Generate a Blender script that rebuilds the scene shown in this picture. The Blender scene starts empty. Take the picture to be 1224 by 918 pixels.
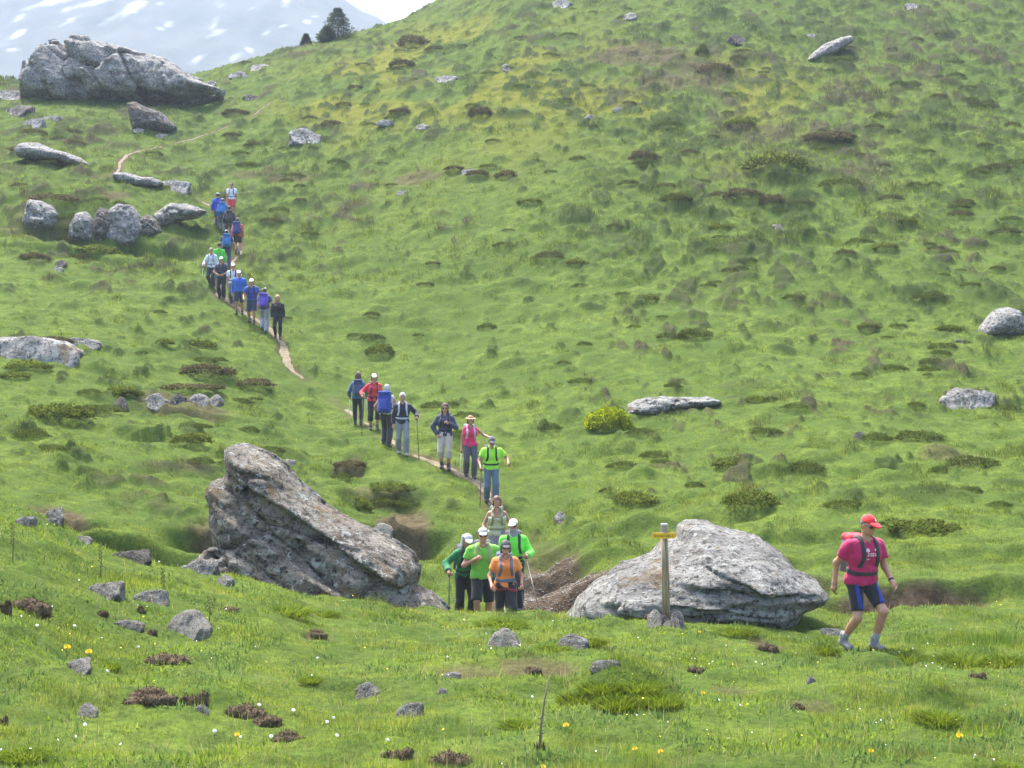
import bpy, math, random
import numpy as np
from mathutils import Vector, Matrix

SC = bpy.context.scene
COL = SC.collection
F = 1681.0                      # focal length in photo pixels (1224 wide)
R_ = math.radians
rng = np.random.default_rng(7)
random.seed(7)

# ------------------------------------------------------------------ camera, sky, sun, exposure
cam_d = bpy.data.cameras.new("camera")
cam_d.sensor_width = 36.0
cam_d.lens = 36.0 * F / 1224.0
cam_d.clip_start = 0.1
cam_d.clip_end = 6000
cam = bpy.data.objects.new("camera", cam_d)
cam.rotation_euler = (R_(90), 0, 0)
COL.objects.link(cam)
SC.camera = cam

SUN_EL, SUN_AZ = R_(62), R_(-28)          # azimuth measured from +Y (view direction) towards +X
world = bpy.data.worlds.new("World")
SC.world = world
world.use_nodes = True
wn, wl = world.node_tree.nodes, world.node_tree.links
bg = wn["Background"]
sky = wn.new("ShaderNodeTexSky")
sky.sky_type = 'NISHITA'
sky.sun_disc = False
sky.sun_elevation = SUN_EL
sky.sun_rotation = SUN_AZ
sky.air_density = 1.0
sky.dust_density = 4.0
sky.ozone_density = 1.0
wl.new(sky.outputs[0], bg.inputs[0])
bg.inputs[1].default_value = 0.15

sun_d = bpy.data.lights.new("sun", 'SUN')
sun_d.energy = 2.7
sun_d.angle = R_(10)
sun_d.color = (1.0, 0.955, 0.88)
sun = bpy.data.objects.new("sun", sun_d)
sv = Vector((math.sin(SUN_AZ) * math.cos(SUN_EL), math.cos(SUN_AZ) * math.cos(SUN_EL), math.sin(SUN_EL)))
sun.rotation_euler = sv.to_track_quat('Z', 'Y').to_euler()
sun.location = (0, 0, 60)
COL.objects.link(sun)
vs = SC.view_settings
SC.display_settings.display_device = 'sRGB'
vs.view_transform = 'Standard'
vs.look = 'None'
vs.gamma = 1.0
vs.use_curve_mapping = False
vs.exposure = 1.90
SC.cycles.max_bounces = 6
SC.cycles.diffuse_bounces = 3
SC.cycles.volume_bounces = 1
SC.cycles.use_denoising = True
SC.cycles.denoiser = 'OPENIMAGEDENOISE'
SC.cycles.denoising_input_passes = 'RGB_ALBEDO_NORMAL'
SC.cycles.denoising_prefilter = 'NONE'

# ------------------------------------------------------------------ noise helpers
def _h(ix, iy, iz, seed):
    with np.errstate(over='ignore'):
        n = (ix.astype(np.uint32) * np.uint32(374761393) + iy.astype(np.uint32) * np.uint32(668265263)
             + iz.astype(np.uint32) * np.uint32(2147483647 & 0x7feb352d) + np.uint32(seed * 1013904223 & 0xffffffff))
        n = (n ^ (n >> np.uint32(13))) * np.uint32(1274126177)
        n = (n ^ (n >> np.uint32(16))) * np.uint32(2246822519)
        n = n ^ (n >> np.uint32(15))
    return n.astype(np.float64) / 4294967296.0

def vnoise2(x, y, seed=0):
    xi, yi = np.floor(x).astype(np.int64), np.floor(y).astype(np.int64)
    fx, fy = x - xi, y - yi
    fx = fx * fx * fx * (fx * (fx * 6 - 15) + 10)
    fy = fy * fy * fy * (fy * (fy * 6 - 15) + 10)
    z = np.zeros_like(xi)
    a, b = _h(xi, yi, z, seed), _h(xi + 1, yi, z, seed)
    c, d = _h(xi, yi + 1, z, seed), _h(xi + 1, yi + 1, z, seed)
    return (a + (b - a) * fx) * (1 - fy) + (c + (d - c) * fx) * fy

def fbm2(x, y, oct=4, seed=0):
    s, a, t = 0.0, 1.0, 0.0
    for o in range(oct):
        ca, sa = math.cos(o * 1.1 + .4), math.sin(o * 1.1 + .4)
        s = s + a * (vnoise2((x * ca - y * sa) * 2 ** o + 17.3 * o, (x * sa + y * ca) * 2 ** o - 9.1 * o, seed + o) - .5)
        t += a
        a *= .5
    return s / t * 2

def vnoise3(x, y, z, seed=0):
    xi, yi, zi = (np.floor(q).astype(np.int64) for q in (x, y, z))
    fx, fy, fz = x - xi, y - yi, z - zi
    fx, fy, fz = (q * q * (3 - 2 * q) for q in (fx, fy, fz))
    r = 0
    for dz, wz in ((0, 1 - fz), (1, fz)):
        for dy, wy in ((0, 1 - fy), (1, fy)):
            a = _h(xi, yi + dy, zi + dz, seed)
            b = _h(xi + 1, yi + dy, zi + dz, seed)
            r = r + (a + (b - a) * fx) * wy * wz
    return r

def fbm3(x, y, z, oct=4, seed=0):
    s, a, t = 0.0, 1.0, 0.0
    for o in range(oct):
        s = s + a * (vnoise3(x * 2 ** o + 3.7 * o, y * 2 ** o - 5.2 * o, z * 2 ** o + 11.9 * o, seed + o) - .5)
        t += a
        a *= .52
    return s / t * 2

def sstep(e0, e1, x):
    t = np.clip((x - e0) / (e1 - e0), 0, 1)
    return t * t * (3 - 2 * t)

def cellbumps(x, y, cell, seed, rmin, rmax, prob, sx=.7):
    """mounds with random centres: returns (height 0..1, id 0..1)"""
    xs = x * sx
    xi, yi = np.floor(xs / cell).astype(np.int64), np.floor(y / cell).astype(np.int64)
    best = np.zeros_like(x)
    bid = np.zeros_like(x)
    z = np.zeros_like(xi)
    for dx in (-1, 0, 1):
        for dy in (-1, 0, 1):
            cx, cy = xi + dx, yi + dy
            px = (cx + _h(cx, cy, z, seed)) * cell
            py = (cy + _h(cx, cy, z, seed + 1)) * cell
            r = (rmin + (rmax - rmin) * _h(cx, cy, z, seed + 2) ** 1.6) * cell
            on = _h(cx, cy, z, seed + 3)
            d2 = ((xs - px) ** 2 + (y - py) ** 2) / (r * r)
            hgt = np.clip(1 - d2, 0, 1) ** .75 * (.35 + .65 * _h(cx, cy, z, seed + 4)) * (on < prob) * (r / (rmax * cell)) ** .6
            bid = np.where(hgt > best, _h(cx, cy, z, seed + 5), bid)
            best = np.maximum(best, hgt)
    return best, bid

def pchip(xk, yk, x):
    """monotone cubic; yk may be (n,) or (n,m)"""
    xk = np.asarray(xk, float)
    yk = np.asarray(yk, float)
    one = yk.ndim == 1
    if one:
        yk = yk[:, None]
    hk = np.diff(xk)[:, None]
    dl = np.diff(yk, axis=0) / hk
    m = np.zeros_like(yk)
    w1, w2 = 2 * hk[1:] + hk[:-1], hk[1:] + 2 * hk[:-1]
    ok = (dl[1:] * dl[:-1]) > 0
    with np.errstate(divide='ignore', invalid='ignore'):
        mm = (w1 + w2) / (w1 / dl[:-1] + w2 / dl[1:])
    m[1:-1] = np.where(ok, mm, 0)
    m[0], m[-1] = dl[0], dl[-1]
    x = np.asarray(x, float)
    i = np.clip(np.searchsorted(xk, x) - 1, 0, len(xk) - 2)
    t = ((x - xk[i]) / (xk[i + 1] - xk[i]))[:, None]
    h = hk[i]
    r = ((1 + 2 * t) * (1 - t) ** 2 * yk[i] + t * (1 - t) ** 2 * h * m[i] + t * t * (3 - 2 * t) * yk[i + 1] + t * t * (t - 1) * h * m[i + 1])
    return r[:, 0] if one else r

# ------------------------------------------------------------------ object helpers
def mesh_from(name, v, f, smooth=True):
    """v (n,3); f (m,3) or (m,4) int array"""
    me = bpy.data.meshes.new(name)
    v = np.ascontiguousarray(v, dtype=np.float32)
    f = np.ascontiguousarray(f, dtype=np.int32)
    me.vertices.add(len(v))
    me.vertices.foreach_set("co", v.ravel())
    k = f.shape[1]
    me.loops.add(f.size)
    me.loops.foreach_set("vertex_index", f.ravel())
    me.polygons.add(len(f))
    me.polygons.foreach_set("loop_start", np.arange(0, f.size, k, dtype=np.int32))
    me.update(calc_edges=True)
    if smooth:
        me.shade_smooth()
    return me

def link(name, me, m=None, parent=None):
    o = bpy.data.objects.new(name, me)
    COL.objects.link(o)
    if m is not None and not me.materials:
        me.materials.append(m)
    if parent is not None:
        o.parent = parent
    return o

def tag(o, label=None, cat=None, group=None, kind=None):
    if label: o["label"] = label
    if cat: o["category"] = cat
    if group: o["group"] = group
    if kind: o["kind"] = kind
    return o

def empty(name, loc, rz=0, sc=1.0):
    o = bpy.data.objects.new(name, None)
    o.empty_display_size = .2
    o.location = loc
    o.rotation_euler = (0, 0, rz)
    o.scale = (sc, sc, sc)
    COL.objects.link(o)
    return o

class MB:
    """collects tubes and polys into one mesh"""
    def __init__(s): s.v, s.q, s.t, s.n = [], [], [], 0
    def add(s, v, f):
        v = np.asarray(v, float); f = np.asarray(f, int)
        (s.q if f.shape[1] == 4 else s.t).append(f + s.n)
        s.v.append(v); s.n += len(v)
    def tube(s, pts, rad, n=8, flat=1.0):
        pts = np.asarray(pts, float)
        if np.isscalar(rad): rad = [rad] * len(pts)
        vs_ = []
        for i, p in enumerate(pts):
            d = pts[min(i + 1, len(pts) - 1)] - pts[max(i - 1, 0)]
            d = d / (np.linalg.norm(d) + 1e-9)
            up = np.array([0, 0, 1.]) if abs(d[2]) < .9 else np.array([0, 1., 0])
            a = np.cross(d, up); a /= np.linalg.norm(a)
            b = np.cross(d, a)
            th = np.arange(n) * 2 * math.pi / n
            vs_.append(p + rad[i] * (np.cos(th)[:, None] * a + flat * np.sin(th)[:, None] * b))
        m = len(pts)
        v = np.concatenate(vs_ + [pts[:1], pts[-1:]])
        f = []
        for i in range(m - 1):
            for j in range(n):
                f.append((i * n + j, i * n + (j + 1) % n, (i + 1) * n + (j + 1) % n, (i + 1) * n + j))
        for j in range(n):
            f.append((m * n, (j + 1) % n, j, m * n))
            f.append((m * n + 1, (m - 1) * n + j, (m - 1) * n + (j + 1) % n, m * n + 1))
        q = [x for x in f if len(set(x)) == 4]
        t = [x[:3] for x in f if len(set(x)) == 3]
        base = s.n
        s.v.append(v); s.q.append(np.array(q) + base); s.t.append(np.array(t) + base); s.n += len(v)
    def mesh(s, name, smooth=True):
        me = bpy.data.meshes.new(name)
        v = np.concatenate(s.v)
        fs = [tuple(int(k) for k in r) for a in s.q for r in a] + [tuple(int(k) for k in r) for a in s.t for r in a]
        me.from_pydata([tuple(p) for p in v], [], fs)
        me.update()
        if smooth: me.shade_smooth()
        return me

def join_np(parts):
    vs_, fs, n = [], [], 0
    for v, f in parts:
        vs_.append(v); fs.append(f + n); n += len(v)
    return np.concatenate(vs_), np.concatenate(fs)

# ------------------------------------------------------------------ materials
_mats = {}
def nt(m):
    m.use_nodes = True
    n, l = m.node_tree.nodes, m.node_tree.links
    return n, l, n["Principled BSDF"]

def cloth(col, rough=.85, bump=.25, scale=60, var=.12):
    key = ('cloth', tuple(round(c, 3) for c in col), rough, scale)
    if key in _mats: return _mats[key]
    m = bpy.data.materials.new("cloth")
    n, l, b = nt(m)
    tc = n.new("ShaderNodeTexCoord")
    no = n.new("ShaderNodeTexNoise"); no.inputs["Scale"].default_value = 9; no.inputs["Detail"].default_value = 5
    l.new(tc.outputs["Object"], no.inputs["Vector"])
    mx = n.new("ShaderNodeMix"); mx.data_type = 'RGBA'
    l.new(no.outputs["Fac"], mx.inputs["Factor"])
    mx.inputs["A"].default_value = (*[c * (1 - var * 1.6) for c in col], 1)
    mx.inputs["B"].default_value = (*[min(1, c * (1 + var)) for c in col], 1)
    l.new(mx.outputs["Result"], b.inputs["Base Color"])
    b.inputs["Roughness"].default_value = rough
    n2 = n.new("ShaderNodeTexNoise"); n2.inputs["Scale"].default_value = scale
    l.new(tc.outputs["Object"], n2.inputs["Vector"])
    bp = n.new("ShaderNodeBump"); bp.inputs["Strength"].default_value = bump; bp.inputs["Distance"].default_value = .01
    l.new(n2.outputs["Fac"], bp.inputs["Height"])
    l.new(bp.outputs["Normal"], b.inputs["Normal"])
    b.inputs["Sheen Weight"].default_value = .15
    _mats[key] = m
    return m

def plain(name, col, rough=.5, metal=0.0, spec=.5):
    if name in _mats: return _mats[name]
    m = bpy.data.materials.new(name)
    n, l, b = nt(m)
    tc = n.new("ShaderNodeTexCoord")
    no = n.new("ShaderNodeTexNoise"); no.inputs["Scale"].default_value = 14; no.inputs["Detail"].default_value = 4
    l.new(tc.outputs["Object"], no.inputs["Vector"])
    mx = n.new("ShaderNodeMix"); mx.data_type = 'RGBA'
    l.new(no.outputs["Fac"], mx.inputs["Factor"])
    mx.inputs["A"].default_value = (*[c * .82 for c in col], 1)
    mx.inputs["B"].default_value = (*[min(1, c * 1.15) for c in col], 1)
    l.new(mx.outputs["Result"], b.inputs["Base Color"])
    b.inputs["Roughness"].default_value = rough
    b.inputs["Metallic"].default_value = metal
    b.inputs["Specular IOR Level"].default_value = spec
    _mats[name] = m
    return m

def skin_mat():
    if 'skin' in _mats: return _mats['skin']
    m = bpy.data.materials.new("skin")
    n, l, b = nt(m)
    tc = n.new("ShaderNodeTexCoord")
    no = n.new("ShaderNodeTexNoise"); no.inputs["Scale"].default_value = 7; no.inputs["Detail"].default_value = 5
    l.new(tc.outputs["Object"], no.inputs["Vector"])
    cr = n.new("ShaderNodeValToRGB")
    cr.color_ramp.elements[0].position = .3; cr.color_ramp.elements[0].color = (.36, .17, .105, 1)
    cr.color_ramp.elements[1].position = .7; cr.color_ramp.elements[1].color = (.50, .27, .18, 1)
    l.new(no.outputs["Fac"], cr.inputs["Fac"])
    l.new(cr.outputs["Color"], b.inputs["Base Color"])
    b.inputs["Roughness"].default_value = .5
    b.inputs["Subsurface Weight"].default_value = .08
    b.inputs["Subsurface Radius"].default_value = (.01, .004, .002)
    _mats['skin'] = m
    return m

def rock_mat(name, light, dark, strata=(0, 0, 1), stain=.25, scale=1.0, lich=.5):
    m = bpy.data.materials.new(name)
    n, l, b = nt(m)
    tc = n.new("ShaderNodeTexCoord")
    # strata-stretched coordinates
    mp = n.new("ShaderNodeMapping")
    s = Vector(strata).normalized()
    e = s.rotation_difference(Vector((0, 0, 1))).to_euler()
    mp.inputs["Rotation"].default_value = e
    mp.inputs["Scale"].default_value = (.35, .5, 1.9)
    l.new(tc.outputs["Object"], mp.inputs["Vector"])
    def noise(vec, sc, det=8, rough=.6, dist=0):
        q = n.new("ShaderNodeTexNoise")
        q.inputs["Scale"].default_value = sc * scale; q.inputs["Detail"].default_value = det
        q.inputs["Roughness"].default_value = rough; q.inputs["Distortion"].default_value = dist
        l.new(vec, q.inputs["Vector"])
        return q.outputs["Fac"]
    def ramp(fac, p0, p1, c0=(0, 0, 0, 1), c1=(1, 1, 1, 1)):
        r = n.new("ShaderNodeValToRGB")
        r.color_ramp.elements[0].position = p0; r.color_ramp.elements[1].position = p1
        r.color_ramp.elements[0].color = c0; r.color_ramp.elements[1].color = c1
        l.new(fac, r.inputs["Fac"])
        return r.outputs["Color"]
    def mix(f, a, c):
        q = n.new("ShaderNodeMix"); q.data_type = 'RGBA'
        l.new(f, q.inputs["Factor"])
        for sock, val in (("A", a), ("B", c)):
            if isinstance(val, tuple): q.inputs[sock].default_value = (*val, 1)
            else: l.new(val, q.inputs[sock])
        return q.outputs["Result"]
    st = noise(mp.outputs["Vector"], 2.6, 10, .68, .4)
    base = mix(ramp(st, .36, .62), tuple(dark), tuple(light))
    sp = noise(tc.outputs["Object"], 11, 9, .8)
    base = mix(ramp(sp, .50, .58), base, tuple(d * .45 for d in dark))
    pl = noise(tc.outputs["Object"], 7, 8, .72, .6)
    q = ramp(pl, .555, .60)
    base = mix(q, base, (.46 * (.6 + lich), .47 * (.6 + lich), .43 * (.6 + lich)))
    oc = noise(tc.outputs["Object"], 2.3, 6, .6, 1.0)
    mo = ramp(oc, .60 - .10 * stain, .70)
    base = mix(mo, base, (.22, .145, .065))
    l.new(base, b.inputs["Base Color"])
    b.inputs["Roughness"].default_value = .92
    b.inputs["Specular IOR Level"].default_value = .2
    add = n.new("ShaderNodeMath"); add.operation = 'MULTIPLY_ADD'
    l.new(st, add.inputs[0]); add.inputs[1].default_value = 1.6
    fine = noise(tc.outputs["Object"], 22, 10, .75)
    l.new(fine, add.inputs[2])
    bp = n.new("ShaderNodeBump"); bp.inputs["Strength"].default_value = 1.0; bp.inputs["Distance"].default_value = .10
    l.new(add.outputs[0], bp.inputs["Height"])
    l.new(bp.outputs["Normal"], b.inputs["Normal"])
    return m

def leaf_mat(name, trans=.35, attr="col"):
    m = bpy.data.materials.new(name)
    m.use_nodes = True
    n, l = m.node_tree.nodes, m.node_tree.links
    n.remove(n["Principled BSDF"])
    out = n["Material Output"]
    at = n.new("ShaderNodeAttribute"); at.attribute_name = attr
    nr = n.new("ShaderNodeAttribute"); nr.attribute_name = "nrm"
    df = n.new("ShaderNodeBsdfDiffuse")
    tr = n.new("ShaderNodeBsdfTranslucent")
    hs = n.new("ShaderNodeHueSaturation"); hs.inputs["Saturation"].default_value = 1.1; hs.inputs["Hue"].default_value = .485
    hs.inputs["Value"].default_value = 1.15
    l.new(at.outputs["Color"], df.inputs["Color"])
    l.new(at.outputs["Color"], hs.inputs["Color"])
    l.new(hs.outputs["Color"], tr.inputs["Color"])
    l.new(nr.outputs["Vector"], df.inputs["Normal"])
    mx = n.new("ShaderNodeMixShader"); mx.inputs[0].default_value = trans
    l.new(df.outputs[0], mx.inputs[1]); l.new(tr.outputs[0], mx.inputs[2])
    l.new(mx.outputs[0], out.inputs["Surface"])
    return m

# ------------------------------------------------------------------ terrain
# columns of the land: (photo column, [(photo row, distance), ...] near to far); heights follow from row and distance
COLS = [
 (-900, [(918, 9), (850, 10.5), (750, 12.5), (680, 14.5), (630, 17), (612, 18.5), (640, 22), (618, 26), (600, 28), (560, 31), (500, 36.5), (430, 44), (400, 48), (330, 57), (250, 67), (200, 76), (150, 88), (110, 102), (96, 112), (125, 140), (200, 200)]),
 (0,    [(918, 9), (850, 10.5), (750, 12.5), (680, 14.5), (630, 17), (612, 18.5), (640, 22), (618, 26), (600, 28), (560, 31), (500, 36.5), (430, 44), (400, 48), (330, 57), (275, 64.5), (238, 67), (200, 76), (150, 88), (110, 102), (98, 112), (125, 140), (200, 200)]),
 (120,  [(918, 9.1), (850, 11), (780, 13.2), (710, 15.5), (665, 17.6), (652, 18.6), (690, 22.5), (640, 26), (605, 29), (560, 33), (500, 39), (430, 46.5), (400, 50), (340, 57.5), (282, 65), (240, 67.5), (212, 74), (150, 89), (112, 103), (102, 112), (130, 140), (200, 200)]),
 (250,  [(918, 9.3), (850, 11.3), (780, 14), (720, 16.5), (694, 18.4), (686, 19.3), (720, 22), (712, 24), (655, 27), (600, 31.5), (560, 35), (500, 41), (440, 48), (405, 52), (376, 55), (357, 57.2), (343, 59.3), (305, 64.6), (278, 68.5), (258, 72), (200, 82), (150, 93), (115, 105), (88, 117), (85, 121), (120, 150), (200, 210)]),
 (400,  [(918, 9.5), (850, 12), (790, 14.8), (740, 18), (722, 20), (719, 20.8), (745, 22.5), (748, 25), (690, 28), (645, 30.5), (600, 33.2), (560, 37), (530, 41), (510, 45), (470, 49), (406, 54), (360, 58), (300, 66), (200, 81), (100, 100), (48, 122), (46, 126), (80, 150), (170, 210)]),
 (530,  [(918, 9.5), (850, 12), (790, 15), (750, 18.5), (736, 21), (735, 21.6), (757, 24), (750, 25), (730, 26.6), (693, 29), (650, 31.5), (603, 34), (562, 36.9), (520, 41), (470, 47), (400, 54), (300, 64), (200, 77), (100, 96), (30, 120), (0, 136), (-2, 141), (30, 170), (100, 220)]),
 (620,  [(918, 9.5), (850, 12), (790, 15), (750, 18.5), (736, 21), (736, 21.7), (758, 24), (748, 25.2), (728, 26.6), (693, 29), (650, 31.5), (603, 34.5), (562, 37.5), (520, 41), (470, 46), (400, 53), (300, 63), (200, 75), (100, 92), (0, 116), (-60, 140), (-75, 155), (-30, 200), (50, 240)]),
 (720,  [(918, 9.5), (850, 12), (790, 15), (755, 18), (740, 20), (738, 21), (745, 23), (737, 24.2), (688, 26), (676, 27.2), (640, 30), (600, 33.2), (560, 36.3), (500, 42), (400, 52), (300, 62), (200, 74), (100, 91), (0, 112), (-100, 140), (-130, 160), (-80, 210), (0, 250)]),
 (830,  [(918, 9.5), (850, 12), (790, 15.3), (762, 17.3), (745, 19), (735, 20.5), (725, 22.5), (705, 24.5), (660, 27.5), (600, 32.5), (560, 36), (500, 41.5), (400, 51), (300, 61), (200, 73), (100, 89), (0, 109), (-120, 140), (-170, 165), (-100, 220), (-20, 260)]),
 (1000, [(918, 9.5), (850, 12.2), (800, 15.2), (786, 17.2), (757, 19.5), (728, 21.6), (710, 23.1), (694, 23.7), (672, 25.5), (600, 31.5), (560, 35), (500, 40.5), (400, 50), (300, 60), (200, 72), (100, 88), (0, 108), (-130, 140), (-190, 168), (-120, 220), (-40, 260)]),
 (1224, [(918, 9.5), (850, 12.5), (795, 16.2), (760, 18.6), (735, 20.3), (708, 22.6), (690, 23.2), (670, 25), (600, 31), (560, 34.5), (500, 40), (400, 49), (300, 59), (200, 71), (100, 87), (0, 107), (-130, 138), (-200, 168), (-140, 220), (-50, 260)]),
 (2100, [(918, 9.5), (850, 12.5), (795, 16.2), (760, 18.6), (735, 20.3), (708, 22.6), (690, 23.2), (670, 25), (600, 31), (560, 34.5), (500, 40), (400, 49), (300, 59), (200, 71), (100, 87), (0, 107), (-130, 138), (-200, 168), (-140, 220), (-50, 260)]),
]
AMAX = .62
NA, NS = 1050, 1650
Y0, Y1 = 3.0, 175.0
S0, S1 = math.log(Y0), math.log(Y1)
a_ax = np.linspace(-AMAX, AMAX, NA)
s_ax = np.linspace(S0, S1, NS)
y_ax = np.exp(s_ax)

def col_profile(pts, ys):
    y = [0.5, 3.0] + [p[1] for p in pts] + [900.0]
    z = [-1.62, -1.75] + [(459 - p[0]) / F * p[1] for p in pts] + [-70.0]
    return pchip(y, z, ys)

def smooth1(arr, w, axis):
    k = np.exp(-.5 * (np.arange(-3 * w, 3 * w + 1) / w) ** 2); k /= k.sum()
    pad = [(0, 0), (0, 0)]; pad[axis] = (3 * w, 3 * w)
    p = np.pad(arr, pad, mode='edge')
    out = np.zeros_like(arr)
    n = arr.shape[axis]
    for i, kk in enumerate(k):
        out += kk * (p[i:i + n, :] if axis == 0 else p[:, i:i + n])
    return out

prof = np.array([col_profile(p, y_ax) for _, p in COLS])             # (ncol, NS)
BASE = pchip([(u - 612) / F for u, _ in COLS], prof, a_ax).T         # (NS, NA)
BASE = smooth1(smooth1(BASE, 4, 0), 14, 1)
AA, YY = np.meshgrid(a_ax, y_ax)
XX = AA * YY

def bil(G, x, y):
    x, y = np.asarray(x, float), np.asarray(y, float)
    fi = np.clip((x / y + AMAX) / (2 * AMAX) * (NA - 1), 0, NA - 1.001)
    fj = np.clip((np.log(y) - S0) / (S1 - S0) * (NS - 1), 0, NS - 1.001)
    i, j = fi.astype(int), fj.astype(int)
    fi, fj = fi - i, fj - j
    return (G[j, i] * (1 - fi) + G[j, i + 1] * fi) * (1 - fj) + (G[j + 1, i] * (1 - fi) + G[j + 1, i + 1] * fi) * fj

def hit(u, v, G=None, ymin=6.0):
    """where the sight line through photo pixel (u, v) meets the land"""
    G = BASE if G is None else G
    a, t = (u - 612) / F, (459 - v) / F
    ys = np.exp(np.linspace(math.log(ymin), S1 - .01, 3000))
    z = bil(G, a * ys, ys)
    ok = np.nonzero(z >= t * ys)[0]
    k = ok[0] if len(ok) else len(ys) - 1
    return a * ys[k], ys[k]

# --- walking path, as a line over the land
PATH_PX = [(640, 752, 23.0), (603, 750, 25.2), (600, 720, 27), (607, 693, 29), (604, 665, None), (596, 632, None), (588, 603, None), (577, 584, None), (562, 571, None), (541, 561, None), (516, 550, None),
           (492, 541, None), (470, 529, None), (448, 513, None), (428, 500, None), (395, 474, None), (365, 455, None), (346, 438, None), (336, 412, None), (325, 396, None), (306, 382, None), (284, 368, None), (263, 352, None),
           (262, 338, None), (272, 322, None), (286, 304, None), (281, 286, None), (272, 268, None), (258, 256, None), (236, 238, None), (200, 224, None), (142, 213, None), (141, 203, None), (153, 184, None), (190, 176, None),
           (240, 163, None), (282, 148, None), (316, 129, None), (330, 118, None)]
pp = []
for u, v, yy in PATH_PX:
    if yy is None: pp.append(hit(u, v))
    else: pp.append(((u - 612) / F * yy, yy))
pp = np.array(pp)
seg = np.r_[0, np.cumsum(np.hypot(*np.diff(pp, axis=0).T))]
ll = np.arange(0, seg[-1], .12)
PATH = np.stack([pchip(seg, pp[:, 0], ll), pchip(seg, pp[:, 1], ll)], 1)
PATH[:, 0] += .12 * fbm2(ll / 1.3, ll * 0, 3, 91)

def dist_path(x, y):
    sh = x.shape
    x, y = x.ravel(), y.ravel()
    d = np.full(x.size, 9.0)
    for p in PATH[::3]:
        w = np.nonzero((np.abs(y - p[1]) < 1.2) & (np.abs(x - p[0]) < 1.2))[0]
        if len(w):
            d[w] = np.minimum(d[w], np.hypot(x[w] - p[0], y[w] - p[1]))
    return d.reshape(sh)

# coarse-window search is slow on the whole sheet: restrict it
DP = np.full_like(XX, 9.0)
for p in PATH[::3]:
    j0, j1 = np.searchsorted(y_ax, p[1] - 1.2), np.searchsorted(y_ax, p[1] + 1.2)
    i0 = int(np.clip(((p[0] - 1.2) / max(p[1] - 1.2, 3) + AMAX) / (2 * AMAX) * (NA - 1) - 2, 0, NA - 2))
    i1 = int(np.clip(((p[0] + 1.2) / max(p[1] - 1.2, 3) + AMAX) / (2 * AMAX) * (NA - 1) + 3, 1, NA))
    if p[0] < 0:
        i0 = int(np.clip(((p[0] - 1.2) / max(p[1] - 1.2, 3) + AMAX) / (2 * AMAX) * (NA - 1) - 2, 0, NA - 2))
        i1 = int(np.clip(((p[0] + 1.2) / (p[1] + 1.2) + AMAX) / (2 * AMAX) * (NA - 1) + 3, 1, NA))
    sl = (slice(j0, j1), slice(i0, i1))
    DP[sl] = np.minimum(DP[sl], np.hypot(XX[sl] - p[0], YY[sl] - p[1]))

# --- bare-earth patches: (u, v, half width px, half height px, strength)
SOIL_PX = [(658, 708, 50, 36, 1.0), (668, 668, 26, 14, .9), (700, 702, 30, 18, 1.0), (482, 622, 34, 28, .85), (470, 650, 40, 10, .7), (1090, 699, 120, 6, 1.0), (960, 697, 40, 6, .7),
           (60, 615, 45, 10, .85), (255, 640, 45, 16, .8), (418, 556, 20, 6, .8), (215, 480, 60, 9, .6), (455, 588, 40, 8, .5), (310, 625, 30, 10, .5),
           (640, 800, 45, 10, .7), (560, 808, 40, 7, .6), (380, 757, 22, 6, .7), (915, 775, 22, 8, .7),
           (880, 820, 30, 8, .45), (960, 845, 40, 6, .45), (800, 557, 22, 5, .5), (1135, 545, 40, 10, .5), (1010, 690, 18, 5, .6), (980, 720, 20, 6, .4),
           (350, 215, 40, 5, .5), (500, 212, 36, 8, .6), (760, 70, 60, 14, .6), (830, 95, 70, 14, .5), (310, 210, 40, 5, .5), (140, 235, 22, 6, .8), (60, 275, 70, 16, .5), (150, 215, 70, 4, .5), (900, 160, 60, 14, .35)]
SOIL = np.zeros_like(XX)
edge = fbm2(XX / .9, YY / 1.5, 4, 33)
for u, v, ru, rv, st in SOIL_PX:
    cx, cy = hit(u, v)
    _, yn = hit(u, v + rv)
    _, yf = hit(u, v - rv)
    ry = max(.12, min((yf - yn) / 2, 5.0))
    rx = ru * cy / F
    d = np.hypot((XX - cx) / rx, (YY - cy) / ry)
    SOIL = np.maximum(SOIL, st * sstep(1.15, .6, d + edge * .45))
PU_ = PATH[:, 0] / PATH[:, 1] * F + 612
PV_ = 459 - bil(BASE, PATH[:, 0], PATH[:, 1]) / PATH[:, 1] * F
PVIS = np.interp(PV_, [110, 128, 150, 163, 176, 184, 213, 220, 240, 258, 290, 310, 340, 358, 370, 396, 406, 436, 444, 470, 520, 540, 552, 585, 600, 625, 700, 730],
                 [0, .45, .4, .25, .3, .75, .75, .35, .2, .3, .5, .4, .5, .8, .5, .6, .8, 1, .45, .10, .12, .35, .8, .75, .65, .4, .5, .8])
PVIS = np.clip(PVIS + .55 * fbm2(ll / .9, ll * 0, 3, 95), 0, 1)
VISG = np.zeros_like(XX)
for p, vis in list(zip(PATH, PVIS))[::2]:
    j0, j1 = np.searchsorted(y_ax, p[1] - .7), np.searchsorted(y_ax, p[1] + .7)
    aa = [(p[0] + sx_) / (p[1] + sy_) for sx_ in (-.7, .7) for sy_ in (-.7, .7)]
    i0 = int(np.clip((min(aa) + AMAX) / (2 * AMAX) * (NA - 1), 0, NA - 2)); i1 = int(np.clip((max(aa) + AMAX) / (2 * AMAX) * (NA - 1) + 2, 1, NA))
    sl = (slice(j0, j1), slice(i0, i1))
    VISG[sl] = np.maximum(VISG[sl], vis * np.clip(1.6 - 2.2 * np.hypot(XX[sl] - p[0], YY[sl] - p[1]), 0, 1))
PATHM = np.clip(VISG * 1.5, 0, 1) * sstep(.34, .14, DP + fbm2(XX / .5, YY / .5, 3, 5) * .12)

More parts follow.
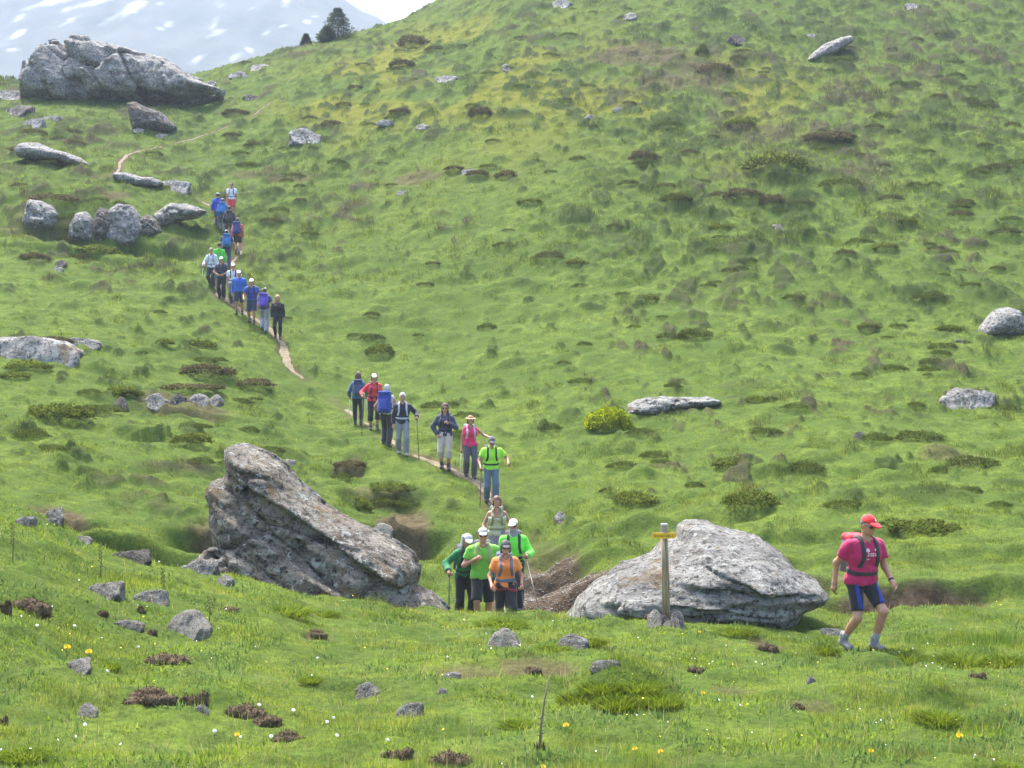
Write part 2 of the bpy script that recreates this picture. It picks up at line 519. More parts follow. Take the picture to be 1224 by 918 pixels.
# --- heath (low shrub) cover: much on the upper right slope, little in the meadow strip; also paints shade on the lower left slope
def blob(u, v, ru, rv):
    cx, cy = hit(u, v)
    _, yn = hit(u, v + rv); _, yf = hit(u, v - rv)
    return np.exp(-(((XX - cx) / (ru * cy / F)) ** 2 + ((YY - cy) / max(.5, (yf - yn) / 2)) ** 2))
HEATH_SHADE = sstep(40, 75, YY) * .50 + sstep(.0, .18, AA) * sstep(40, 58, YY) * .22 + .16
HEATH_SHADE *= 1 - .75 * np.clip(blob(480, 290, 130, 80) + blob(400, 370, 120, 50) + blob(600, 190, 130, 26) + blob(560, 420, 140, 50) + blob(330, 560, 180, 40) * .5, 0, 1)
HEATH_SHADE += .45 * np.clip(blob(900, 130, 220, 80) + blob(820, 60, 140, 40) + blob(1150, 100, 120, 60) + .7 * blob(180, 475, 120, 22) + .6 * blob(70, 290, 90, 30) + .5 * blob(900, 620, 400, 26) + .6 * blob(110, 595, 150, 40) + .4 * blob(470, 620, 90, 40), 0, 1)  # the lower left blob darkens a steep shaded slope through its cover colour
HEATH_SHADE = np.clip(HEATH_SHADE + .35 * fbm2(XX / 9, YY / 14, 3, 77), .03, .95)
near = sstep(30, 22, YY)
HEATH_SHADE *= 1 - .8 * near

b1, id1 = cellbumps(XX, YY, 1.9, 11, .16, .50, .75 * HEATH_SHADE)
b2, id2 = cellbumps(XX, YY, .95, 21, .16, .50, .35 + .45 * HEATH_SHADE)
b3, id3 = cellbumps(XX, YY, .55, 31, .25, .55, .45 + 0 * HEATH_SHADE)
far_m = sstep(24, 34, YY)
HP = sstep(.80, 1.0, HEATH_SHADE * .55 + 1.0 * fbm2(XX / .85, YY / 1.5, 4, 141) + .22) * far_m
HP2 = sstep(.78, .98, HEATH_SHADE * .5 + 1.0 * fbm2(XX / .38, YY / .7, 3, 142) + .26) * far_m
flat = (1 - PATHM) * (1 - .6 * sstep(.9, .3, DP))
NZ = (b1 * (.34 * far_m + .05) + b2 * (.17 * far_m + .05) + b3 * .095 + HP * .17 + HP2 * .08
      + fbm2(XX / 5, YY / 6, 4, 3) * (.05 + .30 * sstep(26, 60, YY)) * (1 - .0)
      + fbm2(XX / 1.2, YY / 1.2, 4, 4) * (.15 - .02 * far_m) + fbm2(XX / .3, YY / .3, 3, 6) * .014)
# named mounds of the near meadow
MOUND_PX = [(742, 840, 84, .27), (1120, 850, 44, .18), (1050, 800, 44, .20), (600, 745, 34, .10), (335, 728, 40, .15), (440, 727, 40, .10), (985, 777, 24, .07), (1150, 790, 75, .10)]
for u, v, ru, hh in MOUND_PX:
    cx, cy = hit(u, v)
    r = ru * cy / F
    d = np.hypot((XX - cx) / r, (YY - cy - r * .5) / (r * .9))
    NZ += hh * np.clip(1 - d * d, 0, 1) ** 1.2
# broken turf edges: the ground drops at the bare patches
NZ += -.05 * SOIL * (1 - PATHM) + SOIL * fbm2(XX / .25, YY / .25, 3, 44) * .035
for u, v, ru, dep in [(55, 613, 75, .55), (262, 644, 55, .9), (482, 632, 55, .75), (1100, 698, 150, .40), (955, 698, 60, .30), (705, 699, 40, .40), (652, 690, 50, .45), (418, 559, 30, .30), (455, 592, 55, .35),
                      (900, 642, 210, .22), (215, 486, 75, .35), (1060, 662, 160, .18), (140, 645, 100, .6), (640, 668, 50, .25), (300, 560, 160, .14), (980, 560, 200, .12), (760, 625, 120, .18), (90, 300, 90, .4), (135, 286, 105, .8)]:
    cx, cy = hit(u, v)
    rx = ru * cy / F
    dy = YY - cy - .35 * fbm2(XX / 1.1, XX * 0 + v, 3, 150) - .15 * (XX - cx) * 0
    NZ += -dep * sstep(.30, -.08, dy) * np.exp(-np.clip(-dy, 0, None) ** 2 / 1.4) * np.exp(-((XX - cx) / rx) ** 4)
GRID = BASE + NZ * flat - .05 * PATHM * (YY < 200)
TONE = np.clip(.5 + .55 * fbm2(XX / 2.3, YY / 3.2, 4, 51) + .75 * fbm2(XX / .38, YY / .55, 3, 52), 0, 1)
HM = np.clip(np.maximum(np.maximum(b1 * 1.2 * far_m * (id1 < .25 + .4 * HEATH_SHADE), b2 * .9 * far_m * (id2 < .1 + .35 * HEATH_SHADE)), np.maximum(HP * .8, HP2 * .55)), 0, 1) * (1 - PATHM)
HID = np.clip(.5 + .7 * fbm2(XX / 3.5, YY / 6, 3, 143) + .25 * (np.where(b1 > b2, id1, id2) - .5), 0, 1)
GOLD = np.clip(blob(620, 110, 150, 60) + blob(520, 60, 110, 40) + blob(860, 110, 130, 40) + blob(420, 100, 80, 40) + .5 * blob(900, 190, 160, 30), 0, 1) * sstep(-.25, .35, fbm2(XX / 4, YY / 6, 3, 61) + .1)

def gz(x, y):
    return float(bil(GRID, np.array([x]), np.array([y]))[0])

# ground sheet: fan grid, plus far rows that run down behind the hill
far_y = np.array([190, 215, 250, 300, 400, 560, 760, 900.])
FX = a_ax[None, ::1] * far_y[:, None]
prof_f = np.array([col_profile(p, far_y) for _, p in COLS])
FZ = pchip([(u - 612) / F for u, _ in COLS], prof_f, a_ax).T
nr_y = np.array([-6.0, -1.0, 1.0, 2.0])
NXr = np.linspace(-AMAX, AMAX, NA)[None] * np.array([9., 5, 4, 3.2])[:, None]
NZr = np.full((4, NA), -1.7) + 0 * NXr
allx = np.concatenate([NXr, XX, FX]); ally = np.concatenate([np.repeat(nr_y[:, None], NA, 1), YY, np.repeat(far_y[:, None], NA, 1)])
allz = np.concatenate([NZr, GRID, FZ])
nr = allx.shape[0]
idx = np.arange(nr * NA).reshape(nr, NA)
quads = np.stack([idx[:-1, :-1], idx[:-1, 1:], idx[1:, 1:], idx[1:, :-1]], -1).reshape(-1, 4)
me = mesh_from("ground", np.stack([allx, ally, allz], -1).reshape(-1, 3), quads)
def padrows(G):
    return np.concatenate([np.repeat(G[:1], 4, 0), G, np.repeat(G[-1:], len(far_y), 0)])
for nm, G in (("soil", np.maximum(SOIL, PATHM)), ("tone", TONE), ("heath", HM), ("gold", GOLD), ("hid", HID), ("far", sstep(20, 60, YY))):
    at = me.attributes.new(nm, 'FLOAT', 'POINT')
    at.data.foreach_set("value", padrows(G).astype(np.float32).ravel())

gm = bpy.data.materials.new("turf")
n, l, b = nt(gm)
def A(nm):
    q = n.new("ShaderNodeAttribute"); q.attribute_name = nm; return q.outputs["Fac"]
def gmix(f, a, c):
    q = n.new("ShaderNodeMix"); q.data_type = 'RGBA'
    l.new(f, q.inputs["Factor"])
    for sk, val in (("A", a), ("B", c)):
        if isinstance(val, tuple): q.inputs[sk].default_value = (*val, 1)
        else: l.new(val, q.inputs[sk])
    return q.outputs["Result"]
def gnoise(sc, det=6, rough=.65, vec=None):
    q = n.new("ShaderNodeTexNoise"); q.inputs["Scale"].default_value = sc; q.inputs["Detail"].default_value = det; q.inputs["Roughness"].default_value = rough
    l.new(gtc.outputs["Object"], q.inputs["Vector"]); return q.outputs["Fac"]
def gramp(f, p0, p1):
    q = n.new("ShaderNodeMapRange"); q.inputs["From Min"].default_value = p0; q.inputs["From Max"].default_value = p1
    l.new(f, q.inputs["Value"]); return q.outputs["Result"]
gtc = n.new("ShaderNodeTexCoord")
c_ = gmix(A("tone"), (.06, .10, .016), (.125, .175, .028))
c_ = gmix(gramp(gnoise(3.0), .42, .62), c_, (.07, .10, .022))
c_ = gmix(gramp(gnoise(14, 8, .75), .45, .68), c_, (.03, .052, .012))
c_ = gmix(A("gold"), c_, (.125, .135, .018))
hc = gmix(gramp(A("hid"), .3, .9), (.036, .056, .014), (.060, .056, .030))
c_ = gmix(gramp(A("heath"), .15, .7), c_, hc)
sc_ = gmix(gramp(gnoise(5, 8, .7), .4, .62), (.05, .034, .021), (.125, .092, .06))
sc_ = gmix(gramp(gnoise(24, 6, .7), .5, .7), sc_, (.05, .034, .022))
c_ = gmix(A("soil"), c_, sc_)
l.new(c_, b.inputs["Base Color"])
b.inputs["Roughness"].default_value = 1.0
b.inputs["Specular IOR Level"].default_value = .05
bp = n.new("ShaderNodeBump"); bp.inputs["Strength"].default_value = .7; bp.inputs["Distance"].default_value = .05
l.new(gnoise(9, 10, .75), bp.inputs["Height"]); l.new(bp.outputs["Normal"], b.inputs["Normal"])
tag(link("ground", me, gm), kind="structure")

# path ribbon a few millimetres above its bed
pm = bpy.data.materials.new("trodden_earth")
n, l, b = nt(pm); gtc = n.new("ShaderNodeTexCoord")
c_ = gmix(gramp(gnoise(6, 8, .7), .38, .62), (.125, .10, .056), (.235, .192, .12))
c_ = gmix(gramp(gnoise(40, 4, .6), .55, .7), c_, (.13, .10, .07))
l.new(c_, b.inputs["Base Color"]); b.inputs["Roughness"].default_value = 1
tg = np.gradient(PATH, axis=0); tg /= np.linalg.norm(tg, axis=1)[:, None]
nrm2 = np.stack([-tg[:, 1], tg[:, 0]], 1)
wL = .13 + .11 * fbm2(ll / .5, ll * 0 + 3, 3, 71) + .05 * fbm2(ll / 3, ll * 0, 2, 73)
wR = .13 + .11 * fbm2(ll / .5, ll * 0 + 9, 3, 72) + .05 * fbm2(ll / 3, ll * 0 + 4, 2, 74)
ks = np.linspace(-1, 1, 7)
w = ((.35 + .65 * PVIS) * (1 - .3 * sstep(60, 80, PATH[:, 1])))[:, None] * np.where(ks[None] < 0, wL[:, None], wR[:, None]) * ks[None]
px, py = PATH[:, 0, None] + nrm2[:, 0, None] * w, PATH[:, 1, None] + nrm2[:, 1, None] * w
pz = bil(GRID, px, py) + .018 * (1 - ks[None] ** 4) + .004
idx = np.arange(px.size).reshape(px.shape)
quads = np.stack([idx[:-1, :-1], idx[:-1, 1:], idx[1:, 1:], idx[1:, :-1]], -1)[PVIS[:-1] > .25].reshape(-1, 4)
tag(link("path", mesh_from("path", np.stack([px, py, pz], -1).reshape(-1, 3), quads), pm), kind="structure")

# ------------------------------------------------------------------ far mountain with snow
mx_, my_ = np.linspace(-620, 420, 330), np.linspace(520, 1100, 190)
MXX, MYY = np.meshgrid(mx_, my_)
ridge_u = np.array([-900, -200, 200, 330, 400, 430, 452, 470, 520, 620, 900, 1300, 2000.])
ridge_v = np.array([-70, -70, -60, -42, -14, 5, 14, 28, 60, 90, 120, 150, 170.])
MA = MXX / MYY
rz = np.interp((MXX / 930) * F + 612, ridge_u, (459 - ridge_v) / F) * 930
tt = np.clip((MYY - 520) / 410, 0, 1)
MZ = -60 + (rz + 60) * tt ** .85
MZ = np.where(MYY > 930, rz - (MYY - 930) * .5, MZ)
amp = np.sin(np.pi * np.clip(tt, 0, .97)) ** .6
MZ += amp * (fbm2(MXX / 130 + MYY / 400, MYY / 260, 5, 81) * 26 - np.abs(fbm2((MXX + .5 * MYY) / 70, MYY / 300, 4, 82)) * 16 + fbm2(MXX / 20, MYY / 28, 4, 83) * 4)
me = mesh_from("mountain", np.stack([MXX, MYY, MZ], -1).reshape(-1, 3),
               (lambda q: np.stack([q[:-1, :-1], q[:-1, 1:], q[1:, 1:], q[1:, :-1]], -1).reshape(-1, 4))(np.arange(MXX.size).reshape(MXX.shape)))
# snow lies in gullies: streaks that lean with the strata
PU, PV = MXX / MYY * F + 612, 459 - MZ / MYY * F
SN = np.zeros_like(MXX)
for su, sv_, ln, wd, ang in [(256, 30, 20, 4, 80), (257, 40, 12, 6, 20), (288, 65, 16, 3.4, 28), (325, 66, 13, 3.4, 35), (232, 72, 8, 6, 20), (140, 18, 26, 5, 32), (165, 8, 26, 5, 30), (85, 24, 18, 3.5, 28), (20, 22, 12, 7, 25),
                             (18, 42, 12, 5, 25), (40, 8, 22, 7, 20), (105, 5, 30, 5, 15), (320, 37, 7, 3, 35), (340, 30, 5, 2, 40), (190, 5, 12, 4, 20), (75, 50, 6, 4, 10), (340, 4, 6, 4, 60), (300, 10, 4, 3, 30), (62, 2, 20, 6, 10), (15, 60, 6, 4, 0), (262, 5, 3, 6, 80), (200, 30, 10, 2, 30), (370, 24, 10, 2, 35)]:
    ca, sa = math.cos(R_(ang)), math.sin(R_(ang))
    dx, dy = PU - su, -(PV - sv_)
    q = np.hypot((dx * ca + dy * sa) / ln, (-dx * sa + dy * ca) / (wd * .52))
    SN = np.maximum(SN, .85 * sstep(1.25, .55, q + fbm2(MXX / 9, MYY / 30, 4, 85) * .75))
SN *= .25 + .75 * sstep(-.35, .10, fbm2(MXX / 5, MYY / 12, 3, 87))
at = me.attributes.new("snow", 'FLOAT', 'POINT'); at.data.foreach_set("value", SN.astype(np.float32).ravel())
mm = bpy.data.materials.new("hazed_mountain_rock")
n, l, b = nt(mm); gtc = n.new("ShaderNodeTexCoord")
c_ = gmix(gramp(gnoise(.02, 8, .7), .38, .62), (.008, .022, .030), (.050, .062, .078))  # blue in the rock colour stands in for part of the distance haze
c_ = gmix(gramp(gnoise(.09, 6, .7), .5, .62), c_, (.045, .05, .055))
c_ = gmix(A("snow"), c_, (.40, .42, .45))
l.new(c_, b.inputs["Base Color"]); b.inputs["Roughness"].default_value = .95
tag(link("mountain", me, mm), kind="structure")

# ------------------------------------------------------------------ haze
hz = bpy.data.materials.new("haze_air")
hz.use_nodes = True
n, l = hz.node_tree.nodes, hz.node_tree.links
n.remove(n["Principled BSDF"])
pv = n.new("ShaderNodeVolumePrincipled")
pv.inputs["Color"].default_value = (.66, .76, .90, 1)
pv.inputs["Density"].default_value = .00052
pv.inputs["Anisotropy"].default_value = 0.0
l.new(pv.outputs[0], n["Material Output"].inputs["Volume"])
def boxmesh(x0, x1, y0, y1, z0, z1):
    v = [(x, y, z) for x in (x0, x1) for y in (y0, y1) for z in (z0, z1)]
    f = [(0, 1, 3, 2), (4, 6, 7, 5), (0, 4, 5, 1), (2, 3, 7, 6), (0, 2, 6, 4), (1, 5, 7, 3)]
    return np.array(v, float), np.array(f)
zlo = min(float(allz.min()), float(MZ.min())) - 1.2
v, f = boxmesh(-760, 760, -30, 1180, zlo, float(max(MZ.max(), allz.max())) + 6)
tag(link("haze", mesh_from("haze", v, f, False), hz), kind="stuff")

# ------------------------------------------------------------------ grass
grass_m = leaf_mat("grass_blade", .32)

def blades(x, y, h, w, col, lean=.45, nmix=.55, seed=1):
    """one triangle per blade, all numpy; returns mesh"""
    r = np.random.default_rng(seed)
    N = len(x)
    z = bil(GRID, x, y)
    e = .03 * np.maximum(1, y / 12)
    gx = (bil(GRID, x + e, y) - bil(GRID, x - e, y)) / (2 * e)
    gy = (bil(GRID, x, y + e) - bil(GRID, x, y - e)) / (2 * e)
    gn = np.stack([-gx, -gy, np.ones(N)], 1); gn /= np.linalg.norm(gn, axis=1)[:, None]
    th = r.uniform(0, 2 * np.pi, N)
    ld = r.uniform(0, 2 * np.pi, N)
    la = np.abs(r.normal(0, lean, N))
    base = np.stack([x, y, z - .01 * np.maximum(1, y / 20)], 1)
    side = np.stack([np.cos(th), np.sin(th) * .6, 0 * th], 1) * (w / 2)[:, None]
    up = np.stack([np.cos(ld) * np.sin(la), np.sin(ld) * np.sin(la), np.cos(la)], 1)
    tip = base + up * h[:, None] + side * r.uniform(-.6, .6, N)[:, None]
    v = np.stack([base - side, base + side, tip], 1).reshape(-1, 3)
    f = np.arange(3 * N).reshape(-1, 3)
    me = mesh_from("grass", v, f, False)
    fn = np.cross(side, up); fn /= (np.linalg.norm(fn, axis=1)[:, None] + 1e-9)
    fn *= np.where((fn * gn).sum(1) + .0001 * fn[:, 1] < 0, -1, 1)[:, None]
    nn = gn * nmix + fn * (1 - nmix); nn /= np.linalg.norm(nn, axis=1)[:, None]
    at = me.attributes.new("nrm", 'FLOAT_VECTOR', 'POINT')
    at.data.foreach_set("vector", np.repeat(nn, 3, 0).astype(np.float32).ravel())
    at = me.attributes.new("col", 'FLOAT_COLOR', 'POINT')
    c4 = np.ones((N, 3, 4), np.float32)
    c4[:, :, :3] = col[:, None, :]
    at.data.foreach_set("color", c4.ravel())
    return me

def lerp(a, b_, t):
    return np.asarray(a)[None] * (1 - t[:, None]) + np.asarray(b_)[None] * t[:, None]

TUFT_PX = [(738, 832, 80, 2.5), (1150, 775, 110, 2.8), (1120, 850, 50, 1.7), (335, 728, 50, 2.2), (600, 745, 45, 2.0), (985, 777, 28, 2.2), (370, 812, 26, 1.8), (30, 905, 60, 1.9), (660, 775, 50, 1.6), (930, 770, 40, 1.5),
           (1190, 790, 50, 2.6), (1080, 782, 30, 2.0), (870, 752, 50, 1.5), (420, 735, 60, 1.4), (620, 860, 50, 1.5), (50, 670, 60, 1.6), (150, 690, 50, 1.5), (300, 700, 40, 1.6), (1170, 740, 60, 1.9)]
def tuft_gain(x, y):
    g = np.ones_like(x)
    for u, v, ru, gain in TUFT_PX:
        cx, cy = hit(u, v)
        r = ru * cy / F
        d = np.hypot((x - cx) / r, (y - cy - .2) / (r * 1.1))
        g = np.maximum(g, 1 + (gain - 1) * sstep(1.1, .4, d))
    return g

def scatter(N, y0, y1, p, seed):
    """density falls off as distance^-p"""
    r = np.random.default_rng(seed)
    u = r.uniform(0, 1, N)
    k = 2 - p
    y = (y0 ** k + u * (y1 ** k - y0 ** k)) ** (1 / k) if abs(k) > 1e-6 else y0 * (y1 / y0) ** u
    a = r.uniform(-.46, .46, N)
    return a * y, y, r

def grass_layer(N, y0, y1, p, hmin, hmax, wfac, seed):
    x, y, r = scatter(N, y0, y1, p, seed)
    soil = np.maximum(bil(SOIL, x, y) * .95, bil(PATHM, x, y))
    keep = r.uniform(0, 1, N) > soil * 1.05
    x, y = x[keep], y[keep]
    N = len(x)
    tone, hm, hid, gold = (bil(G, x, y) for G in (TONE, HM, HID, GOLD))
    clump = sstep(.56, .70, vnoise2(x / .5, y / .8, 171) * .7 + vnoise2(x / .21, y / .33, 172) * .42 - .06 + (.16 * (bil(HEATH_SHADE, x, y) - .35) if y0 > 20 else -.2))
    tone = np.clip(tone + r.normal(0, .20, N) + .9 * (vnoise2(x / .23, y / .36, 173) - .5), 0, 1)
    col = lerp((.085, .142, .020), (.225, .285, .040), tone)
    q = r.uniform(0, 1, N)
    col = np.where((q < .09)[:, None], lerp((.16, .155, .05), (.20, .17, .075), r.uniform(0, 1, N)), col)
    col = np.where((q > .90)[:, None], lerp((.045, .09, .015), (.07, .125, .022), r.uniform(0, 1, N)), col)
    hc = np.where((hid > .58)[:, None], lerp((.055, .055, .024), (.115, .105, .050), r.uniform(0, 1, N)), lerp((.050, .080, .018), (.105, .140, .030), r.uniform(0, 1, N)))
    t = (sstep(.15, .6, hm) * (r.uniform(0, 1, N) < .62))[:, None]
    col = col * (1 - t) + hc * t
    cc = (clump * (r.uniform(0, 1, N) < .85) * .58)[:, None]
    col = col * (1 - cc) + np.where((hid > .6)[:, None], lerp((.050, .050, .024), (.10, .09, .046), r.uniform(0, 1, N)), lerp((.036, .062, .014), (.08, .112, .024), r.uniform(0, 1, N))) * cc
    g = (gold * (r.uniform(0, 1, N) < .24))[:, None] * (1 - t * .7)
    col = col * (1 - g) + lerp((.15, .155, .015), (.24, .21, .02), r.uniform(0, 1, N)) * g
    col *= r.uniform(.75, 1.25, N)[:, None]
    h = r.uniform(hmin, hmax, N) * (.75 + .5 * bil(TONE, x, y)) * (1 + .5 * sstep(.2, .7, hm))
    if y0 < 20:
        lt = (sstep(.55, .72, vnoise2(x / .7, y / .9, 181) * .6 + vnoise2(x / .17, y / .22, 182) * .4) * .75)[:, None]
        col = col * (1 - lt) + lerp((.17, .225, .045), (.30, .33, .085), r.uniform(0, 1, N)) * lt
        bt = (sstep(.62, .76, vnoise2(x / .33, y / .42, 183)) * .6)[:, None]
        col = col * (1 - bt) + lerp((.045, .105, .03), (.10, .18, .06), r.uniform(0, 1, N)) * bt
        h *= .45 + 1.0 * vnoise2(x / .4, y / .5, 184)
    h *= 1 + .9 * clump
    patch = sstep(.1, .5, fbm2(x / .7, y / .7, 3, 97))
    h *= .6 + .95 * patch
    dk2 = sstep(.25, .6, fbm2(x / .45, y / .6, 3, 98))[:, None] * .8
    col = col * (1 - dk2) + lerp((.055, .110, .024), (.110, .170, .040), r.uniform(0, 1, N)) * dk2
    w = wfac * np.maximum(y, 10) * r.uniform(.7, 1.3, N)
    if y0 < 26:
        g = tuft_gain(x, y)
        h *= g
        dk = np.clip((g - 1) / 1.5, 0, 1)[:, None]
        col = col * (1 - .35 * dk) + np.array([.05, .115, .012])[None] * .35 * dk
    return blades(x, y, h, w, col, seed=seed + 5)

grass_parts = [grass_layer(660000, 7.5, 27, 1.6, .022, .062, .00042, 101),
               grass_layer(680000, 25, 62, 1.9, .032, .070, .00042, 102),
               grass_layer(680000, 60, 150, 2.0, .06, .125, .00046, 103)]
def leaf_layer(N, y0, y1, hr, wr, lean, cols, seed, thr):
    x, y, r = scatter(N, y0, y1, 1.5, seed)
    soil = np.maximum(bil(SOIL, x, y), bil(PATHM, x, y))
    pn = fbm2(x / .55, y / .7, 3, seed + 3)
    kp = (soil < .4) & (pn + r.normal(0, .12, N) > thr)
    x, y = x[kp], y[kp]; M = len(x)
    cid = vnoise2(x / .4, y / .5, seed + 4)
    col = np.where((cid > .55)[:, None], lerp(*cols[0], r.uniform(0, 1, M)), lerp(*cols[1], r.uniform(0, 1, M)))
    return blades(x, y, r.uniform(*hr, M) * (.8 + .5 * cid), r.uniform(*wr, M) * np.maximum(1, y / 14), col, lean=lean, nmix=.45, seed=seed + 5)
weeds = [(leaf_layer(150000, 7.5, 23, (.03, .07), (.014, .030), 1.0, (((.07, .13, .035), (.13, .20, .06)), ((.10, .17, .025), (.19, .27, .04))), 301, .12), "low broad leaved plants among the near meadow grass", "weeds"),
         (leaf_layer(26000, 7.5, 26, (.06, .13), (.004, .007), .35, (((.08, .14, .02), (.15, .22, .03)), ((.11, .17, .03), (.20, .26, .05))), 302, .18), "longer ungrazed grass clumps in the near meadow", "long_grass"),
         (leaf_layer(7000, 7.5, 26, (.08, .17), (.003, .005), .5, (((.30, .26, .13), (.38, .33, .18)), ((.22, .19, .09), (.32, .28, .14))), 303, -.3), "dry straw stems in the near meadow", "straw")]
for me_, lab, nm_ in weeds:
    tag(link(nm_, me_, grass_m), lab, "grass", kind="stuff")
for me_, lab in zip(grass_parts, ("near", "mid", "far")):
    o = link("grass", me_, grass_m)
    tag(o, {"near": "short grazed grass of the near meadow", "mid": "green turf on the lower hillside", "far": "rough grass and heath cover on the upper hillside"}[lab], "grass", kind="stuff")


# ------------------------------------------------------------------ implicit surfaces
def surfnets(Fv, org, h):
    ins = Fv < 0
    c = np.zeros(tuple(q - 1 for q in Fv.shape), np.int8)
    offs = [(i, j, k) for i in (0, 1) for j in (0, 1) for k in (0, 1)]
    nx, ny, nz = Fv.shape
    for i, j, k in offs:
        c += ins[i:nx - 1 + i, j:ny - 1 + j, k:nz - 1 + k]
    act = (c > 0) & (c < 8)
    idx = np.argwhere(act)
    if len(idx) == 0: return np.zeros((0, 3)), np.zeros((0, 4), int)
    V = np.stack([Fv[idx[:, 0] + i, idx[:, 1] + j, idx[:, 2] + k] for i, j, k in offs], 1)
    acc = np.zeros((len(idx), 3)); cnt = np.zeros(len(idx))
    O = np.array(offs, float)
    for a in range(8):
        for b_ in range(a + 1, 8):
            if np.abs(O[a] - O[b_]).sum() != 1: continue
            cr = (V[:, a] < 0) != (V[:, b_] < 0)
            t = np.where(cr, V[:, a] / np.where(cr, V[:, a] - V[:, b_], 1), 0)
            acc += cr[:, None] * (O[a] + t[:, None] * (O[b_] - O[a]))
            cnt += cr
    verts = np.asarray(org) + (idx + acc / cnt[:, None]) * h
    gid = np.full(act.shape, -1, np.int64)
    gid[act] = np.arange(len(idx))
    fs = []
    for ax in range(3):
        o1, o2 = [(1, 2), (2, 0), (0, 1)][ax]
        sl0 = [slice(1, -1)] * 3; sl1 = [slice(1, -1)] * 3
        sl0[ax] = slice(0, -1); sl1[ax] = slice(1, None)
        A_, B_ = ins[tuple(sl0)], ins[tuple(sl1)]
        e = np.argwhere(A_ != B_)
        if len(e) == 0: continue
        sg = A_[e[:, 0], e[:, 1], e[:, 2]]
        e = e + 1; e[:, ax] -= 1
        def cell(d1, d2):
            q = e.copy(); q[:, o1] -= d1; q[:, o2] -= d2
            return gid[q[:, 0], q[:, 1], q[:, 2]]
        q = np.stack([cell(1, 1), cell(0, 1), cell(0, 0), cell(1, 0)], 1)
        q = np.where(sg[:, None], q, q[:, ::-1])
        fs.append(q)
    f = np.concatenate(fs)
    f = f[(f >= 0).all(1)]
    return verts, f

def poly_sdf(P, x, y):
    P = np.asarray(P, float)
    d = np.full(x.shape, 1e9); inside = np.zeros(x.shape, bool)
    for i in range(len(P)):
        a, b_ = P[i - 1], P[i]
        e = b_ - a
        wx, wy = x - a[0], y - a[1]
        t = np.clip((wx * e[0] + wy * e[1]) / (e @ e + 1e-12), 0, 1)
        d = np.minimum(d, (wx - e[0] * t) ** 2 + (wy - e[1] * t) ** 2)
        cnd = ((a[1] <= y) != (b_[1] <= y))
        with np.errstate(divide='ignore', invalid='ignore'):
            xc = a[0] + (y - a[1]) / (b_[1] - a[1] + 1e-12) * e[0]
        inside ^= cnd & (x < xc)
    return np.where(inside, -np.sqrt(d), np.sqrt(d))

# ------------------------------------------------------------------ boulders traced by outline, with real depth
ROCK_PALE = rock_mat("pale_limestone", (.43, .42, .39), (.13, .125, .115), (.10, 0, 1), stain=.15, lich=.35)
ROCK_LICHEN = rock_mat("lichened_rock", (.36, .325, .275), (.085, .075, .062), (.55, 0, .8), stain=.75, lich=.3)
ROCK_GREY = rock_mat("grey_rock", (.40, .39, .37), (.125, .12, .115), (.2, .1, 1), stain=.1, lich=.35, scale=.8)
ROCK_DARK = rock_mat("dark_rock", (.15, .135, .12), (.055, .05, .046), (.3, 0, 1), stain=.2, lich=.1, scale=.7)
STONE = rock_mat("field_stone", (.52, .495, .445), (.25, .235, .205), (.1, .1, 1), stain=.05, lich=.45, scale=3)

